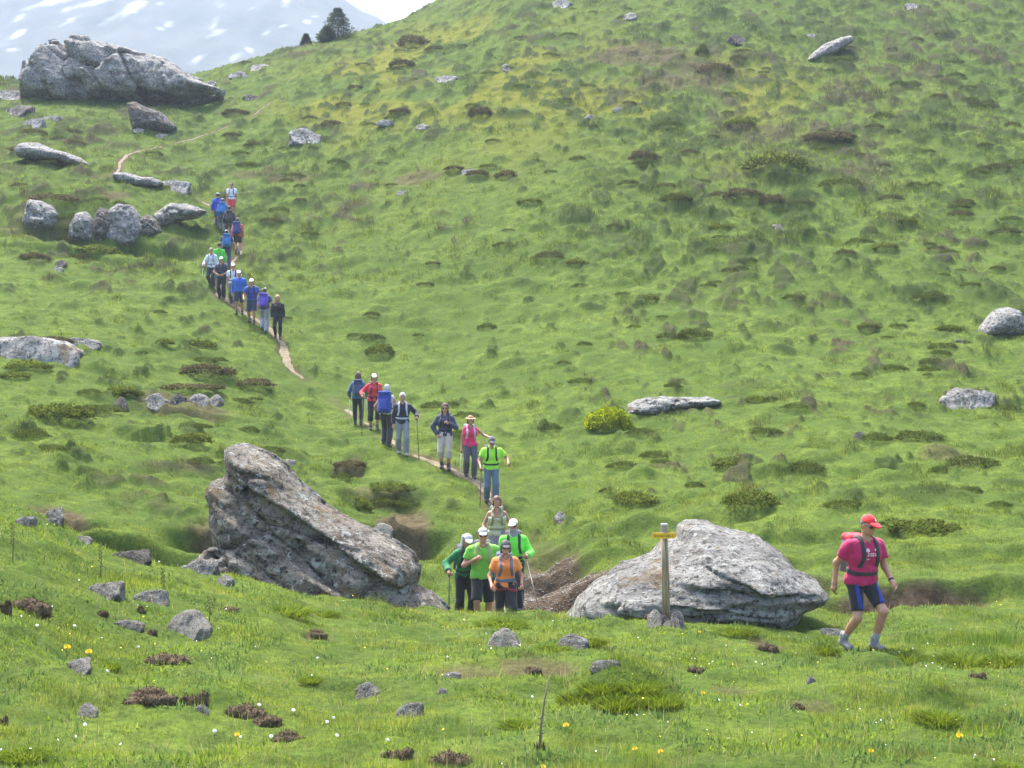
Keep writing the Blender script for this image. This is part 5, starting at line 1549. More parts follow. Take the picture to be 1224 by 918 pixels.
ARM = {  # wrist targets relative to the shoulder (x outwards, y forward is negative, z), elbow direction
 'down': ((.07, .02, -.52), (.3, 1, 0)), 'back': ((.08, .20, -.47), (.4, 1, 0)), 'fwd': ((.04, -.22, -.44), (.5, 1, -.2)),
 'pole': ((.05, -.30, -.27), (.6, .8, -.6)), 'polelow': ((.10, -.22, -.40), (.6, 1, -.3)), 'poleout': ((.20, -.20, -.30), (.8, .8, -.4)),
 'hip': ((.02, -.06, -.44), (1, .5, 0)), 'strap': ((-.07, -.17, -.14), (.8, .2, -1)), 'out': ((.34, -.10, -.22), (.6, .8, -.5)), 'front': ((-.06, -.24, -.36), (1, .3, -.3)), 'behind': ((-.05, .16, -.42), (1, .6, 0))}

def person(px, feet_v=None, dist=None, height=1.7, yaw=0.0, label="", group=None, vox=.016, female=False, lean=.08, step=.20, lead='b', bend=.03,
           armA='down', armB='down', top=(.3, .3, .3), sleeve='short', bottom=(.05, .05, .06), legs='long', shoes=(.06, .055, .05), socks=None,
           hat=None, hatcol=(.75, .75, .73), hair=None, haircol=(.06, .04, .03), glasses=False, pack=None, straps=(.03, .03, .035), belt=True, pack_label=None,
           poles=(), pole_label=None, pole_col=(.05, .05, .055), neckcloth=None, extra=None, headyaw=0.0, headpitch=.12, hem=.90, topcut='crew', wide=1.0, pack_size=1.0, lidcol=None, seed=0):
    if dist is None: wx, wy = hit(px, feet_v, GRID)
    else: wx, wy = (px - 612) / F * dist, dist
    S = height / 1.75
    wz = gz(wx, wy)
    cyaw, syaw = math.cos(yaw), math.sin(yaw)
    def to_world(p): return np.array([wx + S * (p[0] * cyaw - p[1] * syaw), wy + S * (p[0] * syaw + p[1] * cyaw), wz + S * p[2]])
    def ground_at(x, y):
        w = to_world((x, y, 0)); return (gz(w[0], w[1]) - wz) / S
    t = empty("person", (wx, wy, wz), yaw, S)
    tag(t, label, "person", group)
    # --- joints
    ws = .93 if female else 1.0
    hx = .088
    fy = {'a': step * .5, 'b': -step * .5} if lead == 'b' else {'a': -step * .5, 'b': step * .5}
    feet = {}
    gmin = 9
    for sgn, sd in ((-1, 'a'), (1, 'b')):
        gx_, gy_ = sgn * .095, fy[sd]
        g = ground_at(gx_, gy_)
        feet[sd] = NP3(gx_, gy_, g); gmin = min(gmin, g)
    pel = min(.93 - bend, gmin + .93 - bend * .5)
    dz = pel - .93
    up = lambda p: NP3(p[0], p[1] - lean * (p[2] - .93), p[2] + dz)
    hips = {'a': NP3(-hx, 0, .92 + dz), 'b': NP3(hx, 0, .92 + dz)}
    shx = .185 * ws * wide
    sh = {'a': up((-shx, .01, 1.385)), 'b': up((shx, .01, 1.385))}
    prims_leg, prims_arm, knees, ank, elb, wri, hdir = {}, {}, {}, {}, {}, {}, {}
    for sgn, sd in ((-1, 'a'), (1, 'b')):
        trailing = feet[sd][1] > 0.02
        A_ = feet[sd] + NP3(0, .03, .085 + (.05 if trailing and step > .3 else 0))
        K_, A_ = ik(hips[sd], A_, .435, .425, (sgn * .12, -1, .1))
        knees[sd], ank[sd] = K_, A_
        q, pole = ARM[armA if sd == 'a' else armB]
        W_ = sh[sd] + NP3(sgn * q[0], q[1], q[2])
        E_, W_ = ik(sh[sd], W_, .285, .255, (sgn * pole[0], pole[1], pole[2]))
        elb[sd], wri[sd] = E_, W_
        dd = W_ - E_; hdir[sd] = dd / np.linalg.norm(dd)
    th_w = 1.05 if female else 1.0
    def leg(sd, gt=0, gc=0):
        return [cap(hips[sd], knees[sd], .088 * th_w + gt, .056 + gt), cap(knees[sd], ank[sd] + NP3(0, 0, .02), .054 + gc, .036 + gc, bulge=.010)]
    def foot(sd, g=0):
        a = ank[sd]; tr = feet[sd][1] > .02 and step > .3
        toe = NP3(a[0] + .01 * (1 if sd == 'b' else -1), a[1] - .145, a[2] - (.055 if not tr else .085))
        return [cap(a + NP3(0, .045, -.045), toe, .036 + g, .028 + g, q=NP3(1, 1, 1.0)), cap(a, a + NP3(0, 0, -.04), .038 + g, .036 + g)]
    def arm(sd, g=0, full=True, frac=1.0):
        r = [cap(sh[sd], sh[sd] + (elb[sd] - sh[sd]) * min(frac, 1), .050 * ws + g, (.050 * ws + (.040 - .050) * min(frac, 1)) + g)]
        if full: r.append(cap(elb[sd], wri[sd], .041 * ws + g, .028 * ws + g))
        return r
    wst = .86 if female else 1.0
    torso = [cap((-.07, 0, .95 + dz), (.07, 0, .95 + dz), .115 * th_w * wide, .115 * th_w * wide, q=NP3(1, 1.12, 1)),
             cap(up((-.05, 0, 1.11)), up((.05, 0, 1.11)), .112 * wst * wide, .112 * wst * wide, q=NP3(1, 1.15, .9)),
             cap(up((-.075 * ws, 0, 1.28)), up((.075 * ws, 0, 1.28)), .125 * wide, .125 * wide, q=NP3(1, 1.12, .9)),
             cap(up((0, .012, 1.435)), up((-.150 * ws * wide, .01, 1.388)), .066, .052, k=.05), cap(up((0, .012, 1.435)), up((.150 * ws * wide, .01, 1.388)), .066, .052, k=.05)]
    if female: torso += [ell(up((-.065, -.10, 1.30)), (.06, .05, .06)), ell(up((.065, -.10, 1.30)), (.06, .05, .06))]
    # head in its own turned frame
    hp = up((0, .0, 1.53)); Rh = rotm(headyaw, headpitch)
    H = lambda x, y, z: hp + Rh @ NP3(x, y, z - 1.53)
    HR = Rh
    neck = [cap(up((0, .015, 1.42)), H(0, .0, 1.57), .060 * ws, .052 * ws)]
    head = [ell(H(0, -.012, 1.655), (.076, .096, .108), R=HR), ell(H(0, -.045, 1.60), (.056, .062, .066), R=HR), ell(H(0, -.098, 1.628), (.013, .022, .026), R=HR, k=.012),
            ell(H(0, -.088, 1.672), (.055, .018, .012), R=HR, k=.02), ell(H(0, -.094, 1.592), (.024, .010, .007), R=HR, k=.008), ell(H(0, -.088, 1.565), (.024, .02, .02), R=HR, k=.02),
            ell(H(-.078, .0, 1.64), (.012, .022, .032), R=HR, k=.01), ell(H(.078, .0, 1.64), (.012, .022, .032), R=HR, k=.01)]
    allp = np.array([feet['a'], feet['b'], *elb.values(), *wri.values(), *knees.values(), H(0, 0, 1.80), up((0, .25, 1.3)), NP3(0, 0, 1)])
    lo, hi = allp.min(0) - [.24, .30, .10], allp.max(0) + [.24, .28, .06]
    fd = Field(lo, hi, vox)
    # --- hands: palm in the body surface, five bent fingers each as tapering tubes grown from it
    palms, fingers = [], MB()
    for sgn, sd in ((-1, 'a'), (1, 'b')):
        w_, d_ = wri[sd], hdir[sd]
        inw = NP3(-sgn, 0, 0); inw = inw - d_ * (inw @ d_); inw /= np.linalg.norm(inw)
        frw = np.cross(d_, inw) * sgn; frw = frw if frw[1] < 0 else -frw        # thumb side, forwards
        pc = w_ + d_ * .055
        palms += [cap(w_, pc + d_ * .02, .028, .034, q=NP3(1, 1, 1)), cap(pc - frw * .018 + d_ * .015, pc + frw * .018 + d_ * .015, .021, .021)]
        grip = (sd in ''.join(poles)) or (armA if sd == 'a' else armB) in ('strap', 'hip')
        cur = 1.0 if grip else .45
        for k, L in enumerate((.072, .080, .075, .060)):
            o0 = pc + d_ * .035 + frw * (.027 - .018 * k)
            p1 = o0 + (d_ * math.cos(cur * .8) + inw * math.sin(cur * .8)) * L * .45
            p2 = p1 + (d_ * math.cos(cur * 1.8) + inw * math.sin(cur * 1.8)) * L * .32
            p3 = p2 + (d_ * math.cos(cur * 2.5) + inw * math.sin(cur * 2.5)) * L * .26
            fingers.tube([o0 - d_ * .02, o0, p1, p2, p3], [.0095, .0098, .009, .0082, .006], 6)
        o0 = pc - d_ * .02 + frw * .026
        p1 = o0 + (frw * .6 + d_ * .7) * .036; p2 = p1 + (d_ * .85 + inw * .45 * cur) * .028
        fingers.tube([o0 - frw * .012, o0, p1, p2], [.012, .0115, .010, .007], 6)
    limb = leg('a') + leg('b') + foot('a') + foot('b') + arm('a') + arm('b') + palms
    Fb = fd.build(torso + neck + head + limb)
    # --- clothes
    topm, botm = cloth(top), cloth(bottom)
    Ft = None
    fr = {'none': 0.12, 'short': .55, 'long': 1.0}[sleeve]
    g_ = .016 + vox * .30
    tp = [dict(p, g=p.get('g', 0)) for p in torso]
    for sd in 'ab':
        if sleeve == 'none':
            continue
        ar = arm(sd, 0.004, sleeve == 'long', 1.0 if sleeve == 'long' else fr)
        if sleeve == 'short':
            dirv = (elb[sd] - sh[sd]); dirv /= np.linalg.norm(dirv)
            endp = sh[sd] + (elb[sd] - sh[sd]) * (fr + .06)
            ar[0]['b'] = sh[sd] + (elb[sd] - sh[sd]) * (fr + .12); ar[0]['ra'] += .008; ar[0]['rb'] = .056 * ws; ar[0]['cuts'] = [(endp, dirv)]
        else:
            ar[1]['cuts'] = [(wri[sd] - hdir[sd] * .012, hdir[sd])]
            ar[1]['rb'] += .006
        tp += ar
    Ft = fd.build(tp, grow=g_, kdef=.035)
    Ft = fd.cutz(Ft, z0=hem + dz)
    if topcut == 'tank': Ft = fd.cutz(Ft, z1=1.385 + dz, slope=-.5)
    else:
        hole = fd.build([cap(up((0, .0, 1.455)), H(0, -.02, 1.66), .066 * ws, .085), ell(up((0, -.085, 1.475)), (.060, .07, .055))], kdef=.02)
        if sleeve == 'long': hole = hole + .010
        Ft = np.maximum(Ft, -hole)
        Ft = fd.cutz(Ft, z1=1.53 + dz)
    Ft = fd.wrinkle(Ft, .021, seed + 1, 12)
    lp = [dict(torso[0]), dict(torso[1])]
    for sd in 'ab':
        L_ = leg(sd, .010 if legs != 'tight' else .0, .012 if legs == 'long' else .002)
        if legs in ('short', 'kneeshort', 'capri', 'tightshort'):
            tfr = {'short': .72, 'kneeshort': .98, 'capri': 1.0, 'tightshort': .80}[legs]
            if legs == 'capri':
                dv = ank[sd] - knees[sd]; ep = knees[sd] + dv * .42; dv = dv / np.linalg.norm(dv)
                L_[1]['ra'] += .012; L_[1]['rb'] += .03; L_[1]['cuts'] = [(ep, dv)]
            else:
                dv = knees[sd] - hips[sd]; ep = hips[sd] + dv * tfr; dv = dv / np.linalg.norm(dv)
                L_ = L_[:1]; L_[0]['b'] = hips[sd] + (knees[sd] - hips[sd]) * 1.08
                L_[0]['rb'] = .078 if legs != 'tightshort' else .058
                if legs == 'tightshort': L_[0]['ra'] -= .008
                L_[0]['cuts'] = [(ep, dv)]
        elif legs == 'long':
            L_[1]['rb'] += .018
        lp += L_
    Fp = fd.build(lp, grow=.010 + vox * .25, kdef=.022)
    Fp = fd.cutz(Fp, z1=1.06 + dz)
    Fp = fd.wrinkle(Fp, .013 if legs not in ('tight', 'tightshort') else .003, seed + 2, 9)
    Fs = fd.build(foot('a', .012) + foot('b', .012) + ([cap(ank[sd] + NP3(0, .0, -.03), ank[sd] + NP3(0, .005, .05), .05, .052) for sd in 'ab'] if shoes else []), kdef=.02)
    cover = np.minimum(np.minimum(Ft, Fp), Fs)
    Fb2 = np.where(cover < .004, Fb + .010 + vox * .3, Fb)
    v, f = surfnets(Fb2, fd.org, vox)
    fm = fingers.mesh("fingers")
    fv = np.array([q.co[:] for q in fm.vertices]); ff = [tuple(p.vertices) for p in fm.polygons]
    bpy.data.meshes.remove(fm)
    me = bpy.data.meshes.new("body")
    n0 = len(v)
    me.from_pydata([tuple(p) for p in np.concatenate([v, fv])], [], [tuple(int(k) for k in r_) for r_ in f] + [tuple(k + n0 for k in r_) for r_ in ff])
    me.update(); me.shade_smooth()
    link("body", me, SKIN, t)
    tn = "shirt" if sleeve != 'long' else "jacket"
    shirt_o = link(tn, fd.mesh(tn, Ft), topm, t)
    bottom_o = link("shorts" if 'short' in legs else "trousers", fd.mesh("trousers", Fp), botm, t)
    # shoes with soles, each of its own
    for sd in 'ab':
        X_ = fd.ax[0]
        Fq = fd.build(foot(sd, .012) + [cap(ank[sd] + NP3(0, .0, -.03), ank[sd] + NP3(0, .005, .05), .05, .052)], kdef=.02)
        mq = fd.mesh("shoe", Fq)
        if mq: link("shoe", mq, cloth(shoes, .7), t)
        if socks:
            Fq = fd.build([cap(ank[sd] + NP3(0, 0, .03), ank[sd] + (knees[sd] - ank[sd]) * .32, .046, .046, cuts=[(ank[sd] + (knees[sd] - ank[sd]) * .30, (knees[sd] - ank[sd]) / np.linalg.norm(knees[sd] - ank[sd]))])])
            mq = fd.mesh("sock", Fq)
            if mq: link("sock", mq, cloth(socks), t)
    # --- head wear, in a finer grid
    hv = min(vox, .012)
    c0 = H(0, -.02, 1.65)
    fh = Field(c0 - [.20, .24, .36], c0 + [.20, .22, .20], hv)
    def hm(name, prims, mat_, post=None, k=.015):
        Fq = fh.build(prims, kdef=k)
        if post is not None: Fq = post(Fq)
        mq = fh.mesh(name, Fq)
        return link(name, mq, mat_, t) if mq else None
    Zl = Rh @ NP3(0, 0, 1); Yl = Rh @ NP3(0, -1, 0)
    if hair:
        hs = {'short': .014, 'bob': .024, 'long': .026, 'bun': .018, 'thin': .008}[hair]
        pr = [ell(H(0, .008, 1.672), (.080 + hs * .5, .092 + hs * .6, .100 + hs * .5), R=HR, cuts=[(H(0, -.072, 1.685), Yl * .8 + -Zl * .6)])]
        if hair in ('bob', 'long'):
            dn = {'bob': .10, 'long': .20}[hair]
            for sx_ in (-1, 1):
                pr.append(cap(H(sx_ * .066, -.005, 1.67), H(sx_ * .074, .015, 1.66 - dn), .032, .026))
            pr.append(cap(H(0, .06, 1.66), H(0, .075, 1.66 - dn), .060, .045))
        if hair == 'bun': pr.append(ell(H(0, .11, 1.70), (.04, .04, .04)))
        Fq_ = lambda Q: fh.wrinkle(Q, .018, seed + 5, 34)
        hm("hair", pr, cloth(haircol, .6, .5, 160, .3), Fq_)
    if hat in ('cap', 'flap'):
        crown = [ell(H(0, -.004, 1.672), (.090, .108, .108), R=HR, cuts=[(H(0, 0, 1.690), -Zl)])]
        hat_o = hm("cap", crown, cloth(hatcol), None)
        br = [ell(H(0, -.118, 1.692), (.072, .085, .020), R=HR @ rotm(0, .22), cuts=[(H(0, -.085, 1.70), -Yl)])]
        brm = fh.mesh("brim", fh.build(br))
        if brm: link("brim", brm, cloth(hatcol), hat_o)
        if hat == 'flap':
            hm("neck_flap", [cap(H(-.05, .07, 1.68), H(-.055, .085, 1.50), .05, .055), cap(H(.05, .07, 1.68), H(.055, .085, 1.50), .05, .055), cap(H(-.085, .01, 1.66), H(-.085, .02, 1.53), .018, .02), cap(H(.085, .01, 1.66), H(.085, .02, 1.53), .018, .02)], cloth(hatcol))
    elif hat == 'brim':
        hat_o = hm("sun_hat", [ell(H(0, -.002, 1.675), (.094, .110, .106), R=HR, cuts=[(H(0, 0, 1.685), -Zl)]), ell(H(0, -.01, 1.692), (.165, .18, .016), R=HR)], cloth(hatcol), None)
    elif hat == 'bandana':
        hm("bandana", [ell(H(0, .0, 1.675), (.088, .106, .104), R=HR, cuts=[(H(0, 0, 1.692), -Zl + -Yl * -.1)])], cloth(hatcol))
    if neckcloth:
        hm("neck_gaiter", [cap(up((0, .0, 1.44)), H(0, -.02, 1.56), .082, .076), ell(H(0, -.05, 1.585), (.066, .066, .05), R=HR)], cloth(neckcloth))
    if glasses:
        hm("sunglasses", [box(H(-.034, -.100, 1.652), (.030, .010, .019), .009, R=HR), box(H(.034, -.100, 1.652), (.030, .010, .019), .009, R=HR), box(H(0, -.103, 1.657), (.012, .006, .006), .004, R=HR),
                          cap(H(-.068, -.09, 1.657), H(-.082, .0, 1.655), .006, .006), cap(H(.068, -.09, 1.657), H(.082, .0, 1.655), .006, .006)], plain("dark_lens", (.012, .012, .014), .15), None, .006)
    else:
        eb = MB()
        for sx_ in (-1, 1):
            c = H(sx_ * .032, -.093, 1.650); 
            eb.tube([c + Rh @ NP3(-.012, .0, 0), c + Rh @ NP3(0, -.003, 0), c + Rh @ NP3(.012, 0, 0)], [.003, .006, .003], 6)
            c = H(sx_ * .032, -.096, 1.672)
            eb.tube([c + Rh @ NP3(-.018, .004, -.002), c + Rh @ NP3(0, -.003, .002), c + Rh @ NP3(.018, .004, -.002)], [.003, .004, .003], 6)
        link("eyes", eb.mesh("eyes"), plain("eye_dark", (.035, .025, .02), .3), t)
    # --- extra pieces on the clothes
    def patch(name, base, off, region, mat_, parent, fine=None, k=None):
        """thin layer over a garment: base field grown by off where region < 0"""
        XX_, YY_, ZZ_ = fd.grid((slice(None),) * 3)
        Fq = np.maximum(base - off, region(XX_, YY_, ZZ_))
        mq = fd.mesh(name, Fq)
        return link(name, mq, mat_, parent) if mq else None
    # --- backpack: a thing of its own, carried on the back
    if pack:
        bt = empty("backpack", (wx, wy, wz), yaw, S)
        tag(bt, pack_label or "backpack worn by a walker", "backpack", "backpacks worn by the hikers" if group else None)
        yb = .165; ps = pack_size
        cB = up((0, yb + .07 * ps, 1.24))
        Rb = rotm(0, lean * .9)
        fb = Field(cB - [.26, .24, .42], cB + [.26, .24, .42], max(vox * .9, .011))
        bm_ = cloth(pack)
        Fq = fb.build([box(cB, (.15 * ps, .095 * ps, .235 * ps), .06, R=Rb), box(cB + Rb @ NP3(0, .10 * ps, -.06), (.11 * ps, .05, .14 * ps), .04, R=Rb), cap(cB + Rb @ NP3(-.15 * ps, 0, -.17), cB + Rb @ NP3(-.15 * ps, 0, -.02), .035, .035), cap(cB + Rb @ NP3(.15 * ps, 0, -.17), cB + Rb @ NP3(.15 * ps, 0, -.02), .035, .035)], kdef=.025)
        link("pack_body", fb.mesh("pack_body", fb.wrinkle(Fq, .012, seed + 8, 12)), bm_, bt)
        Fq = fb.build([box(cB + Rb @ NP3(0, .0, .235 * ps), (.145 * ps, .115 * ps, .055), .045, R=Rb)])
        link("pack_lid", fb.mesh("pack_lid", fb.wrinkle(Fq, .012, seed + 9, 12)), cloth(lidcol or tuple(c * .9 for c in pack)), bt)
        sm = cloth(straps)
        w_s = .028
        for sgn in (-1, 1):
            def reg(X, Y, Z, sgn=sgn):
                zz = Z - dz
                xc = sgn * (.105 + .045 * np.clip((1.25 - zz) / .2, 0, 1)) * ws
                return np.maximum(np.abs(X - xc) - w_s, np.maximum(1.12 - zz, zz - 1.60))
            XX_, YY_, ZZ_ = fd.grid((slice(None),) * 3)
            base = fd.build(tp, grow=g_, kdef=.035)
            Fq = np.maximum(base - .014, reg(XX_, YY_, ZZ_))
            mq = fd.mesh("shoulder_strap", Fq)
            if mq: link("shoulder_strap", mq, sm, bt)
        if belt:
            Fq = fd.build(torso, grow=g_, kdef=.035) - .014
            XX_, YY_, ZZ_ = fd.grid((slice(None),) * 3)
            Fq = np.maximum(Fq, np.abs(ZZ_ - dz - 1.075 - .25 * YY_) - .027)
            mq = fd.mesh("waist_belt", Fq)
            if mq: link("waist_belt", mq, sm, bt)
        if yaw_is_back(yaw):
            Fq = fb.build([box(cB + Rb @ NP3(0, .147 * ps, -.06), (.075 * ps, .012, .10 * ps), .01, R=Rb)])
            mq = fb.mesh("front_pocket", Fq)
            if mq: link("front_pocket", mq, cloth(tuple(min(1, c * 1.35 + .01) for c in pack)), bt)
    # --- trekking poles held in the hands: things of their own
    for i, pl in enumerate(poles):
        sd = pl[0]; sgn = -1 if sd == 'a' else 1
        hw = to_world(wri[sd] + hdir[sd] * .075)
        pr_ = (pl[1:] or '.25').split(':'); fwd = float(pr_[0]); lat = float(pr_[1]) if len(pr_) > 1 else .05
        off = to_world(wri[sd] + NP3(sgn * lat, -fwd, 0)) - to_world(wri[sd])
        gxw, gyw = hw[0] + off[0], hw[1] + off[1]
        tip = np.array([gxw, gyw, gz(gxw, gyw) + .0])
        d_ = tip - hw; L = np.linalg.norm(d_); d_ /= L
        pt = empty("trekking_pole", tuple(tip))
        tag(pt, (pole_label if isinstance(pole_label, str) else pole_label[i]), "trekking pole", "trekking poles held by the hikers")
        m = MB(); m.tube([(0, 0, 0), tuple(-d_ * L * .5), tuple(-d_ * (L - .02))], [.007, .010, .011], 6)
        link("shaft", m.mesh("shaft"), plain("pole_%.2f_%.2f" % pole_col[:2], pole_col, .4), pt)
        m = MB(); m.tube([tuple(-d_ * (L - .06)), tuple(-d_ * (L + .0)), tuple(-d_ * (L + .075))], [.015, .018, .016], 8)
        link("grip", m.mesh("grip"), plain("black_rubber", (.02, .02, .02), .7), pt)
        m = MB(); m.tube([tuple(-d_ * .07), tuple(-d_ * .08)], [.032, .028], 10)
        link("basket", m.mesh("basket"), plain("black_rubber", (.02, .02, .02), .7), pt)
    if extra: extra(dict(fd=fd, Ft=Ft, Fp=Fp, t=t, dz=dz, patch=patch, shirt=shirt_o, bottom=bottom_o, hips=hips, knees=knees, wri=wri, elb=elb, hdir=hdir, H=H, Rh=Rh, up=up, fh=fh, hm=hm, arm=arm, S=S))
    hv_ = 459 - F * to_world(H(0, 0, 1.775))[2] / to_world(H(0, 0, 1.775))[1]
    fv_ = 459 - F * wz / wy
    print("person %-60s y=%.1f h=%.2f head v=%.0f feet v=%.0f" % (label[:60], wy, height, hv_, fv_))
    return t

def yaw_is_back(y): return abs(((y + math.pi) % (2 * math.pi)) - math.pi) > 1.8
BK = math.pi

# the leading hiker, nearest of all
def red_extra(c):
    fd, dz = c['fd'], c['dz']
    blue = cloth((.02, .04, .30)); white = cloth((.75, .68, .70), .8)
    for sgn, sd in ((-1, 'a'), (1, 'b')):
        hp_, kn = c['hips'][sd], c['knees'][sd]
        def reg(X, Y, Z, sgn=sgn, hp_=hp_, kn=kn):
            t_ = (Z - kn[2]) / (hp_[2] - kn[2])                      # 0 knee .. 1 hip
            cx = kn[0] + (hp_[0] - kn[0]) * t_
            s = (X - cx) * sgn
            cen_ = -.015 + .085 * np.clip(t_ - .2, 0, 1)
            return np.maximum(np.maximum(np.abs(s - cen_) - .022 - .012 * np.clip(1 - t_, 0, 1), .26 - t_), t_ - 1.05) + .0 * Y + np.where(Y > hp_[1] + .07, .1, 0)
        c['patch']("side_panel", c['Fp'], .006, reg, blue, c['bottom'])
    # white print on the chest
    f2 = Field(c['up']((-.16, -.25, 1.16)), c['up']((.16, .02, 1.42)), .0055)
    X, Y, Z = f2.grid((slice(None),) * 3)
    ft = fd.Ftop = c['Ft']
    ix = [np.clip((q - o) / fd.h, 0, n_ - 1.001) for q, o, n_ in zip((X, Y, Z), fd.org, fd.shape)]
    i0 = [q.astype(int) for q in ix]; fr_ = [q - i for q, i in zip(ix, i0)]
    Fi = 0
    for a in (0, 1):
        for b_ in (0, 1):
            for d in (0, 1):
                Fi = Fi + ft[i0[0] + a, i0[1] + b_, i0[2] + d] * (fr_[0] if a else 1 - fr_[0]) * (fr_[1] if b_ else 1 - fr_[1]) * (fr_[2] if d else 1 - fr_[2])
    r_ = random.Random(3)
    def zone(x0, x1, z0, z1): return np.maximum(np.abs(X - (x0 + x1) / 2) - (x1 - x0) / 2, np.abs(Z - dz - (z0 + z1) / 2) - (z1 - z0) / 2)
    Rg = np.full(X.shape, 1.0)
    for z_, xs_, xe_ in ((1.292, -.055, .105), (1.268, -.055, .105), (1.224, -.06, -.01)):
        xx = xs_
        while xx < xe_:
            w_ = r_.choice((.012, .016, .02, .03)); Rg = np.minimum(Rg, zone(xx, min(xx + w_, xe_), z_ - .008, z_ + .008)); xx += w_ + .007
    ring = np.abs(np.hypot(X + .045, (Z - dz - 1.335)) - .018) - .007
    Rg = np.minimum(Rg, ring); Rg = np.minimum(Rg, zone(.062, .078, 1.325, 1.352)); Rg = np.minimum(Rg, zone(-.058, -.03, 1.330, 1.340))
    Fq = np.maximum(np.maximum(Fi - .0045, Rg), Y - c['up']((0, -.03, 1.28))[1])
    mq = f2.mesh("chest_print", Fq)
    if mq: link("chest_print", mq, white, c['shirt'])
    # yellowish trim at the sleeve ends, watch, cap emblem
    for sgn, sd in ((-1, 'a'), (1, 'b')):
        pass
    w_, d_ = c['wri']['b'], c['hdir']['b']
    m = MB(); m.tube([w_ - d_ * .045, w_ - d_ * .015], [.037, .036], 12); 
    link("wristwatch", m.mesh("wristwatch"), plain("black_rubber", (.02, .02, .02), .7), c['t'])
    H, Rh = c['H'], c['Rh']
    f3 = Field(H(-.04, -.125, 1.70) - .05, H(.07, -.06, 1.78) + .05, .006)
    crown = f3.build([ell(H(0, -.004, 1.672), (.090, .108, .108), R=Rh)])
    X, Y, Z = f3.grid((slice(None),) * 3); cc = H(.03, -.085, 1.735)
    Rg = np.minimum(np.maximum(np.abs(X - cc[0]) - .020, np.abs(Z - cc[2]) - .007), np.maximum(np.abs(X - cc[0]) - .007, np.abs(Z - cc[2]) - .020))
    mq = f3.mesh("cap_emblem", np.maximum(np.maximum(crown - .004, Rg), Y - H(0, -.03, 1.7)[1]))
    if mq: link("cap_emblem", mq, white, c['t'])
GF = "hikers coming down the mountain path"
person(1029, dist=17.55, height=1.76, wide=1.17, yaw=R_(24), label="hiker in a crimson shirt and red cap leading the walk past the dome boulder", group=GF, vox=.011, lean=.16, step=.36, lead='b', bend=.05, armA='back', armB='fwd',
       top=(.44, .010, .095), sleeve='short', bottom=(.012, .012, .016), legs='tightshort', shoes=(.16, .16, .17), socks=(.30, .30, .31), hat='cap', hatcol=(.72, .02, .03), hair='thin', haircol=(.16, .13, .11), glasses=True,
       pack=(.20, .19, .20), lidcol=(.50, .03, .045), pack_size=.92, pack_label="red and grey backpack worn by the leading hiker in crimson", straps=(.025, .025, .03), extra=red_extra, headyaw=.15, headpitch=.28, hem=.90, seed=1)

def org_extra(c):
    # tied cardigan band at the hips
    fd, dz = c['fd'], c['dz']
    c['patch']("hip_harness", np.minimum(c['Ft'], c['Fp']), .012, lambda X, Y, Z: np.abs(Z - dz - .93 - .15 * Y + .25 * np.abs(X)) - .022, cloth((.22, .02, .03)), c['t'])
GV = .0135
person(604, dist=23.7, height=1.62, yaw=R_(6), label="woman in a bright orange top and dark cap leading the front trail group", group=GF, vox=GV, female=True, step=.3, armA='polelow', armB='polelow', top=(.80, .24, .05), sleeve='short', bottom=(.015, .017, .02),
       legs='long', hat='cap', hatcol=(.06, .055, .06), hair='bob', haircol=(.035, .025, .02), glasses=True, pack=(.07, .10, .17), pack_label="blue grey backpack worn by the woman in orange", straps=(.10, .14, .22), extra=org_extra, hem=.86,
       poles=('b.15',), pole_label="dark trekking pole in the hand of the woman in orange", seed=2)
person(577, dist=24.6, height=1.80, yaw=R_(4), label="man in a light green T-shirt and black shorts with a grey cap", group=GF, vox=GV, wide=1.1, step=.3, lead='a', armA='strap', armB='down', top=(.17, .50, .05), sleeve='short', bottom=(.012, .012, .014), legs='kneeshort',
       hat='cap', hatcol=(.42, .41, .42), hair='short', haircol=(.08, .06, .05), glasses=True, pack=(.05, .055, .06), pack_label="dark backpack worn by the man in the light green T-shirt", straps=(.30, .33, .14), belt=False, seed=3)
person(556, dist=25.0, height=1.66, yaw=R_(14), label="hunched hiker in a dark green jacket and grey sun hat", group=GF, vox=GV, lean=.30, step=.3, armA='poleout', armB='front', top=(.012, .17, .06), sleeve='long', bottom=(.014, .014, .016), hat='flap', hatcol=(.52, .53, .58),
       hair='short', haircol=(.2, .18, .16), headpitch=.35, glasses=False, pack=(.05, .05, .055), pack_label="dark pack on the back of the hunched hiker in dark green", poles=('a.2',), pole_label="thin dark trekking pole of the hunched hiker in dark green", seed=4)
person(614, dist=26.4, height=1.76, yaw=R_(0), label="hiker in a neon green jacket with a white cap and grey neck cloth", group=GF, vox=GV, wide=1.05, step=.26, armA='down', armB='pole', top=(.16, .78, .06), sleeve='long', bottom=(.02, .02, .022), hat='cap', hatcol=(.78, .78, .80),
       neckcloth=(.30, .29, .34), glasses=True, headyaw=-.25, pack=(.04, .042, .045), pack_label="dark pack worn over the neon green jacket with the grey neck cloth", poles=('b1.2:.28',), pole_label="black trekking pole planted on the meadow crest by the neon green jacket", seed=5)
person(594, 688, height=1.68, yaw=R_(2), label="red haired woman in a pale sleeveless top at the rear of the front group", group=GF, vox=.015, female=True, lean=.12, step=.26, armA='polelow', armB='polelow', top=(.50, .52, .34), sleeve='none', topcut='tank', bottom=(.26, .24, .25),
       hair='bob', haircol=(.15, .055, .022), pack=(.12, .13, .10), pack_label="pack worn by the red haired woman in the pale top", straps=(.24, .26, .12), headpitch=.25, seed=6)
